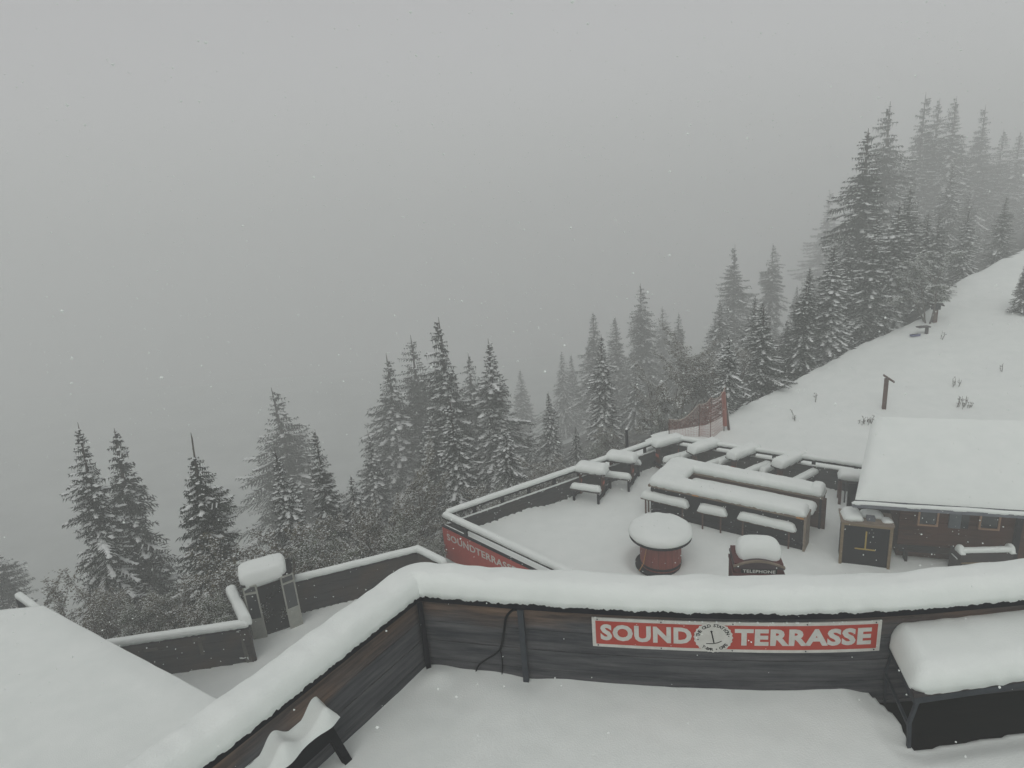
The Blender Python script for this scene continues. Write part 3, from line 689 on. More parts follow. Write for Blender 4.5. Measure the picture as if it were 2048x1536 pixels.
for s_ in (1.0, 2.2, 3.4, 4.6):
    q = K+V(ldir.x, ldir.y, 0)*s_; m.box((q.x+ldir.y*.08, q.y-ldir.x*.08, 4.5), (.09, .06, 1.2), math.atan2(ldir.y, ldir.x))
m.box((K.x-.07, K.y+.09, 4.5), (.12, .12, 1.25)); m.build('outer_posts', 'fascia', t)
q0 = min(resample(right, .01), key=lambda p: abs(px((p.x, p.y, 4.7))[0]-1049)); 
m = MB(); m.box((q0.x-.012, q0.y-.028, (NZ-.3+NT-.09)/2), (.055, .05, NT-.09-NZ+.3), -.18); m.build('steel_post', 'steel', t)
m = MB(); q = K; m.box((q.x+.012, q.y-.045, (NZ-.3+NT-.09)/2), (.05, .05, NT-.09-NZ+.3), .3); m.build('corner_batten', 'fascia', t)
# deck snow
T0 = P(1829, 1389, 4.80); T1 = P(2048, 1351, 4.80); td = (T1-T0); td.z = 0; td.normalize(); td = Matrix.Rotation(-.03, 3, 'Z') @ td; tn = V(-td.y, td.x, 0)
H0 = P(1832, 1484, NZ)
def nsnow(x, y):
    z = NZ+.012*nz(x, y, 0, 1.1)+.006*nz(x, y, 7, 5)
    for p, r, h in ((K+V(.12, -.16, 0), .16, .05), (q0, .22, -.045), (K+V(.8, -.32, 0), .35, .02), (pr[1]+V(.9, 0, 0), .5, .02)):
        z += h*math.exp(-((x-p.x)**2+(y-p.y)**2)/(r*r))
    q = V(x-H0.x, y-H0.y, 0); al = q.dot(td); ac = q.dot(tn)     # sheltered bare strip below the table
    lim = -.02+.30*max(0, ac)+.04*nz(x, y, 2, 4)-(.22*sm(np.array((ac-.25)/.5)).item())
    k = min(max(0, (al-lim)/.06), max(0, (ac+.015+.012*nz(x, y, 2, 7))/.05), 1)
    soft = max(0, 1-max(0, lim-al)/.28)*(1 if ac > -.05 else max(0, 1-(-.05-ac)/.2)); soft = soft*soft*(3-2*soft)
    z -= .06*soft
    return z-.30*k
outn = V(ldir.y, -ldir.x, 0); outn = outn if outn.x < 0 else -outn
dpoly = [(L0+outn*.03).to_tuple()[:2], (K.x-.03, K.y+.03)]+[(p.x+.004, p.y+.03) for p in right[1:]]+[(9, -1), (-6, -1)]
tag(field('deck_snow', dpoly, .025, nsnow, 'snow'), kind='structure')
m = MB(); 
m.prism([(p[0], p[1]) for p in [(q.x, q.y+.03) for q in NP]]+[(9, -1), (-6, -1)], NZ-.30, NZ-.16); tag(m.build('deck', 'deck'), kind='structure')
# cable
t = thing('cable', 'black cable hanging down the parapet boards beside the steel post', 'cable', (q0.x, q0.y, NZ))
def on_par(x, y, off=-.012):     # pixel -> point on inner face of the parapet
    best = min(resample(right, .01), key=lambda p: abs(px((p.x, p.y, zat(p, y, 3, 7)))[0]-x)); z_ = zat(best, y, 3, 7)
    return V(best.x, best.y+off, z_)
pts = [on_par(x, y) for x, y in ((1042, 1224), (1034, 1217), (1022, 1219), (1012, 1232), (1009, 1250), (1008, 1268), (1004, 1285), (1001, 1298))]
m = MB(); m.tube(chaikin(pts, 2), .012, 7); m.build('cord', 'ink', t)
m = MB(); m.tube(chaikin([on_par(x, y) for x, y in ((1001, 1297), (990, 1308), (972, 1318), (958, 1328), (952, 1342))], 2), .0075, 6); m.build('strand', 'ink', t)
m = MB(); m.tube(chaikin([on_par(x, y) for x, y in ((1001, 1297), (1003, 1312), (1005, 1330), (1003, 1350))], 2), .006, 6); m.build('strand', 'ink', t)
m = MB(); m.beam(on_par(1038, 1222), on_par(1044, 1233), .02, .012); m.build('clip', 'steel', t)
# sign
RS = resample(right, .01)
def s_of(x, y):
    i = min(range(len(RS)), key=lambda i: abs(px((RS[i].x, RS[i].y, zat(RS[i], y, 3, 7)))[0]-x)); return i*.01, zat(RS[i], y, 3, 7)
sa, za = s_of(1184, 1233); sb, zb_ = s_of(1763, 1238); _, zlo = s_of(1186, 1291); _, zlo2 = s_of(1752, 1298)
z1s = (za+zb_)/2; z0s = (zlo+zlo2)/2
Ltot = (len(RS)-1)*.01
cumS = [0]
for a_, b_ in zip(RS, RS[1:]): cumS.append(cumS[-1]+(b_-a_).length)
def on_path(s_):
    i = max(0, min(len(RS)-2, int(s_/.01))); p = RS[i].lerp(RS[i+1], s_/.01-i); d = (RS[min(i+12, len(RS)-1)]-RS[max(0, i-12)]).normalized(); return p, V(d.y, -d.x, 0)
def sign_pt(s_, z_, off): p, n_ = on_path(s_); q = p+n_*off; return (q.x, q.y, z_)
LS, HS = sb-sa, z1s-z0s
t = thing('terrace_sign', 'long red SOUND TERRASSE sign with white border and round badge on the near parapet', 'sign', (*sign_pt((sa+sb)/2, 0, 0)[:2], z0s))
def band(s0, s1, z0, z1, o0, o1, mt, name, segs=40):
    m = MB(); vs = []
    for k in range(segs+1):
        s_ = s0+(s1-s0)*k/segs; vs += [sign_pt(s_, z0, o0), sign_pt(s_, z0, o1), sign_pt(s_, z1, o1), sign_pt(s_, z1, o0)]
    fs = [(k*4+j, k*4+(j+1) % 4, k*4+4+(j+1) % 4, k*4+4+j) for k in range(segs) for j in range(4)]+[(3, 2, 1, 0), tuple(segs*4+j for j in range(4))]
    m.add(vs, fs); return m.build(name, mt, t)
band(sa, sb, z0s, z1s, .003, .014, 'white', 'border')
bw = HS*.105
band(sa+bw, sb-bw, z0s+bw, z1s-bw, .0145, .017, 'red', 'red_field')
def letters(body, u0, u1, v0, v1, off=.0175, mt='white', name='lettering', bold=.016):
    tv, tf, (x0, x1, y0, y1) = text_mesh(body, 1, offset=bold, spacing=1.08, extrude=.0015)
    m = MB(); m.add([sign_pt(sa+LS*(u0+(u1-u0)*(v.x-x0)/(x1-x0)), z0s+HS*(v0+(v1-v0)*(v.y-y0)/(y1-y0)), off+max(0, v.z)) for v in tv], tf)
    return m.build(name, mt, t)
letters('SOUND', .030, .358, .24, .80, bold=.045); letters('TERRASSE', .507, .967, .24, .80, bold=.045)
# badge
bc, br = sa+LS*.433, HS*.505
m = MB(); nb_ = 24*6; zc = (z0s+z1s)/2
ring = [(br*(1+.055*(1-abs(math.sin(12*2*math.pi*k/nb_)))-.03)*math.cos(2*math.pi*k/nb_), br*(1+.055*(1-abs(math.sin(12*2*math.pi*k/nb_)))-.03)*math.sin(2*math.pi*k/nb_)) for k in range(nb_)]
vs = [sign_pt(bc+x_*1.06, zc+y_, .018) for x_, y_ in ring]+[sign_pt(bc+x_*1.06, zc+y_, .021) for x_, y_ in ring]+[sign_pt(bc, zc, .021)]
m.add(vs, [(i, (i+1) % nb_, nb_+(i+1) % nb_, nb_+i) for i in range(nb_)]+[(nb_+i, nb_+(i+1) % nb_, 2*nb_) for i in range(nb_)]); m.build('badge', 'white', t)
m = MB()
def arc_text(body, r, a0, a1, size, flip=False):
    for k, ch in enumerate(body):
        if ch == ' ': continue
        an = a0+(a1-a0)*(k/(len(body)-1)); tv, tf, (x0, x1, y0, y1) = text_mesh(ch, size, offset=.0012, extrude=.0006)
        rot = an-math.pi/2 if not flip else an+math.pi/2
        for_ = []
        for v in tv:
            lx, ly = v.x-(x0+x1)/2, v.y-size*.35
            for_.append(sign_pt(bc+1.06*(r*math.cos(an)+lx*math.cos(rot)-ly*math.sin(rot)), zc+r*math.sin(an)+lx*math.sin(rot)+ly*math.cos(rot), .0215+max(0, v.z)))
        m.add(for_, tf)
arc_text('THE OLD STATION', br*.80, math.radians(170), math.radians(22), br*.27)
arc_text('T-BAR • CAFE', br*.80, math.radians(232), math.radians(325), br*.25, True)
arc_text('•', br*.80, math.radians(190), math.radians(190), br*.25) if False else None
def sbeam(x0, y0, x1, y1, wd):
    dx, dy = x1-x0, y1-y0; l_ = math.hypot(dx, dy); ox, oy = -dy/l_*wd/2, dx/l_*wd/2
    c = [(x0+ox, y0+oy), (x0-ox, y0-oy), (x1-ox, y1-oy), (x1+ox, y1+oy)]
    vs = [sign_pt(bc+1.06*br*x_, zc+br*y_, o_) for o_ in (.0215, .0225) for x_, y_ in c]
    m.add(vs, [(0, 1, 2, 3), (4, 5, 6, 7), (0, 1, 5, 4), (1, 2, 6, 5), (2, 3, 7, 6), (3, 0, 4, 7)])
sbeam(-.10, .40, .04, -.36, .07); sbeam(-.14, .43, -.05, .36, .09)
sbeam(-.36, -.42, .02, -.41, .045); sbeam(.02, -.41, .22, -.35, .045); sbeam(.22, -.35, .44, -.22, .045)
for an in (192, 8): sbeam(.80*math.cos(math.radians(an))-.03, .8*math.sin(math.radians(an)), .80*math.cos(math.radians(an))+.03, .8*math.sin(math.radians(an)), .06)
m.build('badge_print', 'ink', t)

for u_ in (.02, .25, .5, .75, .98):
    for v_ in (.055, .945):
        m = MB(); c_ = Vector(sign_pt(sa+LS*u_, z0s+HS*v_, .0145)); n_ = on_path(sa+LS*u_)[1]; m.tube([c_, c_+n_*.005], .006, 8); m.build('screw', 'steel', t)
rr = random.Random(3); m = MB()
for k in range(46):
    u_ = rr.random(); v_ = 1.0 if k < 26 else rr.uniform(.1, .95); r_ = rr.uniform(.003, .010) if k < 26 else rr.uniform(.002, .005)
    c_ = Vector(sign_pt(sa+LS*u_, z0s+HS*v_, .014)); m.lathe(c_, [(r_*.5, -r_*.3), (r_*1.2, 0), (r_*.9, r_*.6), (r_*.2, r_*.9)], 7, jit=.3*r_)
m.build('snow_flecks', 'snow', t, smooth=True)
# table on the near deck
TZ = 4.80; Wt = .62; Lt_ = 2.6; a = math.atan2(td.y, td.x)
def skew(m):
    m.v = [(x_+.34*y_*math.exp(-max(0, x_)/.7), y_, z_) for x_, y_, z_ in m.v]; return m
t = thing('long_table', 'long table heaped with snow at the right end of the near deck', 'table', (T0.x, T0.y, NZ-.16), a)
hz = TZ-(NZ-.16)
m = MB()
for k in range(4): m.box((Lt_/2, Wt*(k+.5)/4, hz-.02), (Lt_, Wt/4-.006, .04))
skew(m).build('tabletop', 'table', t, False)
m = MB(); m.box((Lt_/2, .012, hz-.07), (Lt_-.02, .022, .055)); m.box((.015, Wt/2, hz-.07), (.022, Wt-.02, .055)); skew(m).build('frame_rail', 'steel', t, False)
m = MB()
for y_ in (.03, Wt-.04): m.beam((.06, y_, hz-.05), (.0, y_+.0, .35), .03, .03); m.beam((.0, y_, .36), (.03, y_, -.0), .032, .032)
for yy in (.03,): m.beam((.0, yy, .32), (.0, Wt-.04, .32), .025, .025)
for nm in (1,): skew(m).build('leg_frame', 'steel', t, False)
m = MB()
for y_ in (.03, Wt-.04): m.beam((Lt_-.3, y_, hz-.05), (Lt_-.3, y_, 0), .035, .035)
skew(m).build('leg_frame', 'steel', t, False)
m = MB(); m.snow([(-.01, Wt*.49, hz), (Lt_+.05, Wt*.49, hz)], Wt*1.06, .22, flat=.5, step=.03, n=26, lump=.8, rag=.05, seed=8); skew(m).build('snow_cap', 'snow', t, False, True)
# bench bottom left, back to the parapet
bq = P(662, 1431, 4.80); bd = V(ldir.x, ldir.y, 0); bn = V(bd.y, -bd.x, 0)
if bn.x > 0: bn = -bn          # bn: towards the parapet
t = thing('deck_bench', 'dark wooden bench heaped with drooping snow against the near parapet', 'bench', (bq.x, bq.y, NZ), math.atan2(bd.y, bd.x))
sg = 1 if (Matrix.Rotation(math.atan2(bd.y, bd.x), 3, 'Z') @ V(0, 1, 0)).dot(bn) > 0 else -1
LB, SD, sz_ = 1.75, .17, .44
ARM = (.05, .45, .88, 1.31, LB-.05)
m = MB()
for k in range(2): m.box((LB/2, sg*(.045+k*.085), sz_-.02), (LB, .08, .03))
m.box((LB/2, -sg*.01, sz_-.07), (LB-.02, .03, .15)); m.build('seat', 'black', t, False)
m = MB(); m.box((LB/2, sg*(SD+.015), sz_+.10), (LB, .025, .16), 0, (-sg*.12, 0)); m.build('backrest', 'black', t, False)
for x_ in ARM:
    m = MB(); m.beam((x_, sg*.01, sz_-.03), (x_-.10, -sg*.05, -.05), .07, .05); m.beam((x_, sg*SD, sz_+.14), (x_, sg*SD, -.05), .05, .045); m.beam((x_, -sg*.01, sz_+.07), (x_, sg*SD, sz_+.07), .05, .03); m.build('arm_frame', 'black', t, False)
m = MB(); nu, nv = 120, 34; vs = []
for i in range(nu+1):
    for j in range(nv+1):
        x_ = -.06+(LB+.12)*i/nu; v_ = j/nv; y_ = -.025+(SD+.075)*v_
        arm = max(math.exp(-((x_-c_)/.10)**2) for c_ in ARM)
        bk = 1/(1+math.exp(-(y_-(SD-.03))/.022))
        z_ = sz_+.05+.14*bk+arm*(.12+.03*bk)+.012*nz(x_, y_, 2, 6)
        edge = math.sqrt(max(0, min((x_+.06)/.08, (LB+.06-x_)/.08, v_*(SD+.075)/.045, (1-v_)*(SD+.075)/.045, 1)))
        low = sz_+.01 if y_ < SD-.02 else sz_+.10
        vs.append((x_+.02*nz(x_, y_, 4, 6), sg*(y_-.035*arm*max(0, 1-v_*3)), low+(z_-low)*edge))
fs = [(i*(nv+1)+j, (i+1)*(nv+1)+j, (i+1)*(nv+1)+j+1, i*(nv+1)+j+1) for i in range(nu) for j in range(nv)]
m.add(vs, fs); m.build('snow_cap', 'snow', t, False, True)

# ------------------------------------------------------------------ slope: sign post, net fence, weeds, shrine, bench
def hillP(x, y):
    d = ray(x, y); k = .15*HN; off = k.dot(CAM-C0); tt = (CZ-off)/(k.dot(d)-d.z); q = CAM+d*tt; return V(q.x, q.y, tz(q.x, q.y))
q = hillP(1768, 814); zt_ = zat(q, 757)
t = thing('slope_marker', 'dark red-brown post with a slanted top board on the open snow slope', 'post', q)
m = MB(); m.box((0, 0, (zt_-q.z)/2-.05), (.13, .10, zt_-q.z+.1), -.4); m.build('shaft', 'brownleg', t, False)
m = MB(); m.box((.06, -.03, zt_-q.z+.0), (.42, .16, .05), -.4, (0, .62)); m.build('top_board', 'brownleg', t, False)
# net fence
nb0 = [(1338, 868, 840), (1398, 868, 811), (1421, 872, 797), (1448, 856, 775)]
t = thing('safety_net', 'sagging orange safety net on thin poles at the edge of the slope', 'net', hillP(1400, 868))
pp = []
for x_, yb, yt in nb0:
    q = hillP(x_, yb); pp.append((q, zat(q, yt)))
    m = MB(); m.tube([(q.x, q.y, q.z-.2), (q.x+.01, q.y, zat(q, yt)+.02)], .016, 6); m.build('pole', 'brownleg', t)
m = MB()
def npt(u_, v_):
    k = min(2, int(u_)); f_ = u_-k; a_, b_ = pp[k], pp[k+1]; b0 = a_[0].lerp(b_[0], f_); tp = a_[1]+(b_[1]-a_[1])*f_-.22*math.sin(math.pi*f_)*(1 if k != 1 else .3)
    return V(b0.x, b0.y+.05*math.sin(v_*3+u_*5), b0.z+.03+(tp-b0.z)*v_)
for j in range(15): m.tube([npt(3*k/30, j/14) for k in range(31)], .0042, 3)
for k in range(61): m.tube([npt(3*k/60, j/6) for j in range(7)], .0042, 3)
m.build('mesh', 'net', t)
m = MB(); m.tube([npt(3*k/40, 1.0) for k in range(41)], .011, 5); m.build('rope', 'rope', t)
q = hillP(1459, 853); t = thing('leaning_pole', 'tilted orange-padded pole beside the end of the safety net', 'pole', q)
zz = zat(q, 783); m = MB(); m.tube([(q.x, q.y, q.z-.2), (q.x-.22, q.y, zz)], .05, 8); m.build('shaft', 'brownleg', t)
m = MB(); m.tube([(q.x-.17, q.y-.02, q.z+.15), (q.x-.25, q.y-.02, zz)], .075, 10); m.build('padding', 'net', t)
# shrine-like post under the tree and items around it
q = hillP(1869, 640); zt_ = zat(q, 610)
t = thing('wayside_post', 'thick wooden post with a small snowy gabled hood under the leafy tree', 'post', q)
h_ = zt_-q.z
m = MB(); m.box((0, 0, h_*.35), (.16, .14, h_*.8)); m.build('shaft', 'brownleg', t, False)
m = MB(); m.box((0, 0, h_*.92), (.30, .22, h_*.35)); m.build('niche', 'fascia', t, False)
m = MB(); m.box((-.15, 0, h_*1.15), (.42, .36, .03), 0, (0, -.95)); m.box((.15, 0, h_*1.15), (.42, .36, .03), 0, (0, .95)); m.build('hood', 'plank', t, False)
m = MB(); m.snow([(.17, -.19, h_*1.12+.03), (.17, .19, h_*1.12+.03)], .34, .09); m.snow([(-.17, -.19, h_*1.12+.02), (-.17, .19, h_*1.12+.02)], .12, .05); m.build('snow_cap', 'snow', t, False, True)
q = hillP(1850, 663); t = thing('small_table', 'small dark plank table beside the hooded post on the slope edge', 'table', q)
m = MB(); m.box((-.1, 0, .32), (.50, .28, .05)); m.build('tabletop', 'table', t, False)
m = MB(); m.box((.07, 0, .12), (.10, .10, .40)); m.build('leg', 'table', t, False)
q = hillP(1831, 668); t = thing('blue_sledge', 'small blue sledge lying in the snow near the hooded post', 'sledge', q)
m = MB(); m.prism([(-.2, -.09), (.16, -.09), (.24, 0), (.16, .09), (-.2, .09)], .02, .09); m.build('shell', 'blue', t, False)
m = MB(); m.box((-.02, 0, .095), (.26, .08, .02)); m.build('seat', 'fascia', t, False)
# dry weeds
WEEDS = [(1730, 845, 9, 'spiky dry weeds just left of the cabin roof'), (1588, 834, 3, 'single dry weed on the lower slope above the back row of tables'), (1917, 768, 5, 'small dry weed tuft right of the slope marker'),
         (1915, 806, 8, 'pair of dry weed tufts above the cabin roof'), (1938, 812, 4, 'thin dry weed right of the pair above the cabin roof'), (2004, 738, 3, 'lone dry stalk high on the right of the slope'), (1884, 674, 3, 'small clump poking through snow below the hooded post'), (1630, 798, 2, 'fine dry stalk between the safety net and the slope marker')]
for x_, y_, k_, lab in WEEDS:
    q = hillP(x_, y_); t = thing('dry_weed', lab, 'weed', q, group='dry weeds on the snow slope'); m = MB(); rr = random.Random(x_)
    for k in range(k_):
        b0 = V(rr.uniform(-.25, .25)*(k_ > 3), rr.uniform(-.1, .1), -.03); tp = b0+V(rr.uniform(-.10, .12), 0, rr.uniform(.18, .42)); m.tube([b0, b0.lerp(tp, .5)+V(.02, 0, 0), tp], [.010, .008, .006], 4)
        for s_ in range(3): p = b0.lerp(tp, rr.uniform(.3, .95)); m.tube([p, p+V(rr.uniform(-.07, .07), rr.uniform(-.05, .05), rr.uniform(.0, .07))], [.007, .01], 4)
    m.build('stems', 'bark', t, False)

# ------------------------------------------------------------------ trees
def make_spruce(seed, h=10.0, R=1.55, dens=1.0, snow_amt=.5, leader=0.0, droop=.35, low=.04):
    rr = random.Random(seed); g = MB(); sn = MB(); tr = MB()
    tr.tube([(0, 0, -1.2), (0, 0, h*.3), (.0, 0, h*.7), (0, 0, h*.96), (0, 0, h)], [.16, .12, .06, .02, .006], 8)
    z = h*low; gv, gf, sv, sf = [], [], [], []
    def tri(p, d, wd, up):
        s_ = d.cross(up);
        if s_.length < 1e-4: s_ = V(1, 0, 0)
        s_.normalize(); i = len(gv); gv.extend([tuple(p+s_*wd), tuple(p-s_*wd), tuple(p+d)]); gf.append((i, i+1, i+2))
    lobes = [(rr.uniform(0, 6.28), rr.uniform(.08, .92), rr.uniform(.42, 1.55)) for _ in range(15)]; bx_, by_ = rr.uniform(-.12, .12), rr.uniform(-.12, .12)
    while z < h*(.975-leader):
        th_ = z/h; k = max(.004, 1-th_/(.985-leader))
        prof = (k**.78)*(1 if th_ > .25 else .82+.18*th_/.25)
        nbr = 5 if th_ > .8 else 8
        a0 = rr.uniform(0, 6.28)
        for q in range(nbr):
            az = a0+q*6.283/nbr+rr.uniform(-.35, .35)
            lf = 1
            for la, lz, lk in lobes:
                dd = abs((az-la+3.14) % 6.283-3.14)
                if dd < .8 and abs(th_-lz) < .12: lf *= lk
            L = R*prof*rr.uniform(.62, 1.12)*lf+.02+.05*min(1, 3*k); kk = min(1, .30+2.6*k)
            zz = z+rr.uniform(-.5, .5)*h*.024
            if rr.random() < .10: continue
            d = V(math.cos(az), math.sin(az), 0); sd_ = V(-d.y, d.x, 0)
            up = .55 if th_ > .8 else (.25 if th_ > .55 else .05); dr = droop*1.2*(1.25-th_)+.16
            ttp = max(0, th_-.7)/.3
            def pt(s_): return V(bx_*ttp, by_*ttp, zz)+d*(L*s_)+V(0, 0, L*(up*s_-(up*.6+dr)*s_**1.8+.22*s_**4))
            nn = max(3, int(L/(.085/dens)))
            snb = rr.random() < snow_amt*1.1; sn_s = rr.uniform(.15, .5)
            for i in range(1, nn+1):
                s_ = i/nn; p = pt(s_); rem = L*(1-s_)
                for sgn in (-1, 1):
                    tl = min(.50, .10+.55*rem)*rr.uniform(.6, 1.15)*kk
                    dv = (d*rr.uniform(.45, .8)+sd_*sgn*.75+V(0, 0, rr.uniform(-.55, -.05))).normalized()
                    tri(p, dv*tl, .026, V(rr.uniform(-.4, .4), rr.uniform(-.4, .4), 1))
                    nsub = 3 if tl > .2 else 2
                    for t_ in range(nsub):
                        pq = p+dv*tl*(.25+.3*t_); d2 = (dv*.7+d.cross(dv)*rr.uniform(-.8, .8)+V(0, 0, rr.uniform(-.9, .15))).normalized()
                        tri(pq, d2*rr.uniform(.10, .19)*kk, .023, V(rr.uniform(-1, 1), rr.uniform(-1, 1), .6))
                    if rr.random() < snow_amt*(.75 if snb else .22):
                        j = len(sv); w_ = rr.uniform(.016, .034); q0_ = p+V(0, 0, .02)+dv*tl*.1; q1_ = p+V(0, 0, .025)+dv*tl*.85; n_ = V(-dv.y, dv.x, 0)*w_
                        sv.extend([tuple(q0_+n_), tuple(q0_-n_), tuple(q1_-n_*.6), tuple(q1_+n_*.6), tuple((q0_+q1_)/2+V(0, 0, .03))]); sf.extend([(j, j+1, j+4), (j+1, j+2, j+4), (j+2, j+3, j+4), (j+3, j, j+4)])
                tri(p, V(rr.uniform(-.04, .04), rr.uniform(-.04, .04), -rr.uniform(.12, .34)), .024, d)
                if snb and s_ > sn_s and rr.random() < .85:
                    j = len(sv); w_ = rr.uniform(.04, .11)*min(1, .5+L*.5); p2 = pt(min(1.04, s_+1.3/nn)); p0_ = pt(max(0, s_-.3/nn)); hh = rr.uniform(.03, .07)
                    n_ = sd_*w_; sv.extend([tuple(p0_+n_), tuple(p0_-n_), tuple(p2-n_*.8), tuple(p2+n_*.8), tuple((p0_+p2)/2+V(0, 0, hh)), ]); sf.extend([(j, j+1, j+4), (j+1, j+2, j+4), (j+2, j+3, j+4), (j+3, j, j+4), (j+3, j+2, j+1, j)])
        z += h*.0185*rr.uniform(.8, 1.25)
    if leader: tr.tube([(0, 0, h*(1-leader)), (.02, 0, h*.97), (0, 0, h)], [.03, .015, .006], 5)
    g.v, g.f = gv, gf; sn.v, sn.f = sv, sf
    def mesh(b, nm, mt): me = bpy.data.meshes.new(nm); me.from_pydata(b.v, [], b.f); me.materials.append(M[mt]); me.update(); return me
    return h, mesh(tr, 'trunk', 'bark'), mesh(g, 'crown', 'needle'), mesh(sn, 'snow', 'tree_snow')
SPR = [make_spruce(1, 10, 1.5, 1.0, .55), make_spruce(2, 10, 1.7, .95, .40, droop=.5), make_spruce(3, 10, 1.35, 1.0, .75, droop=.45), make_spruce(4, 8, 1.35, 1.15, .5, leader=.08, droop=.3), make_spruce(5, 12, 2.0, .9, .3, droop=.25), make_spruce(6, 11, 1.9, .95, .6, droop=.6), make_spruce(7, 9, 1.6, 1.0, .45, droop=.4), make_spruce(8, 10, 1.4, 1.0, .65, droop=.55)]
def put(name, meshes, names, label, cat, loc, sc, rz, group, lean=(0, 0)):
    o = bpy.data.objects.new(name, None); S.collection.objects.link(o); o.location = loc; o.rotation_euler = (lean[0], lean[1], rz); o.scale = sc
    tag(o, label, cat, group)
    for me, nm in zip(meshes, names):
        c = bpy.data.objects.new(nm, me); S.collection.objects.link(c); c.parent = o
    return o
def spruce(x, y, dep, width, proto, label, base=None):
    # x,y image position of the tip, dep distance, width relative spread, standing on the terrain
    if proto != 3 and int(x*7+y) % 5 < 2: proto = (5, 6, 7)[int(x+y) % 3]
    dep *= 1.1 if x > 1490 and dep < 32 else ((1.85 if dep >= 38 else 1.5) if x > 1740 and dep >= 32 else 2.3 if dep >= 38 else 1.95 if dep >= 33 else 1.6 if dep >= 27 else 1.3 if dep >= 23 else 1.15)
    tip = Dp(x, y, dep); zb_ = tz(tip.x, tip.y)
    if base is not None: zb_ = max(zb_, base)
    h = tip.z-zb_; H = SPR[proto][0]; sc = h/H; sw = sc*width*(1.28 if dep > 24 else 1.12); ln = .075 if x < 450 else (.04 if x < 700 else 0)
    put('spruce_tree', SPR[proto][1:], ('trunk', 'crown', 'snow'), label, 'spruce', (tip.x-math.sin(ln)*h, tip.y, zb_), (sw, sw, sc), (x*1.7) % 6.28, 'snowy spruces along the slope edge', (0, ln))
    return h
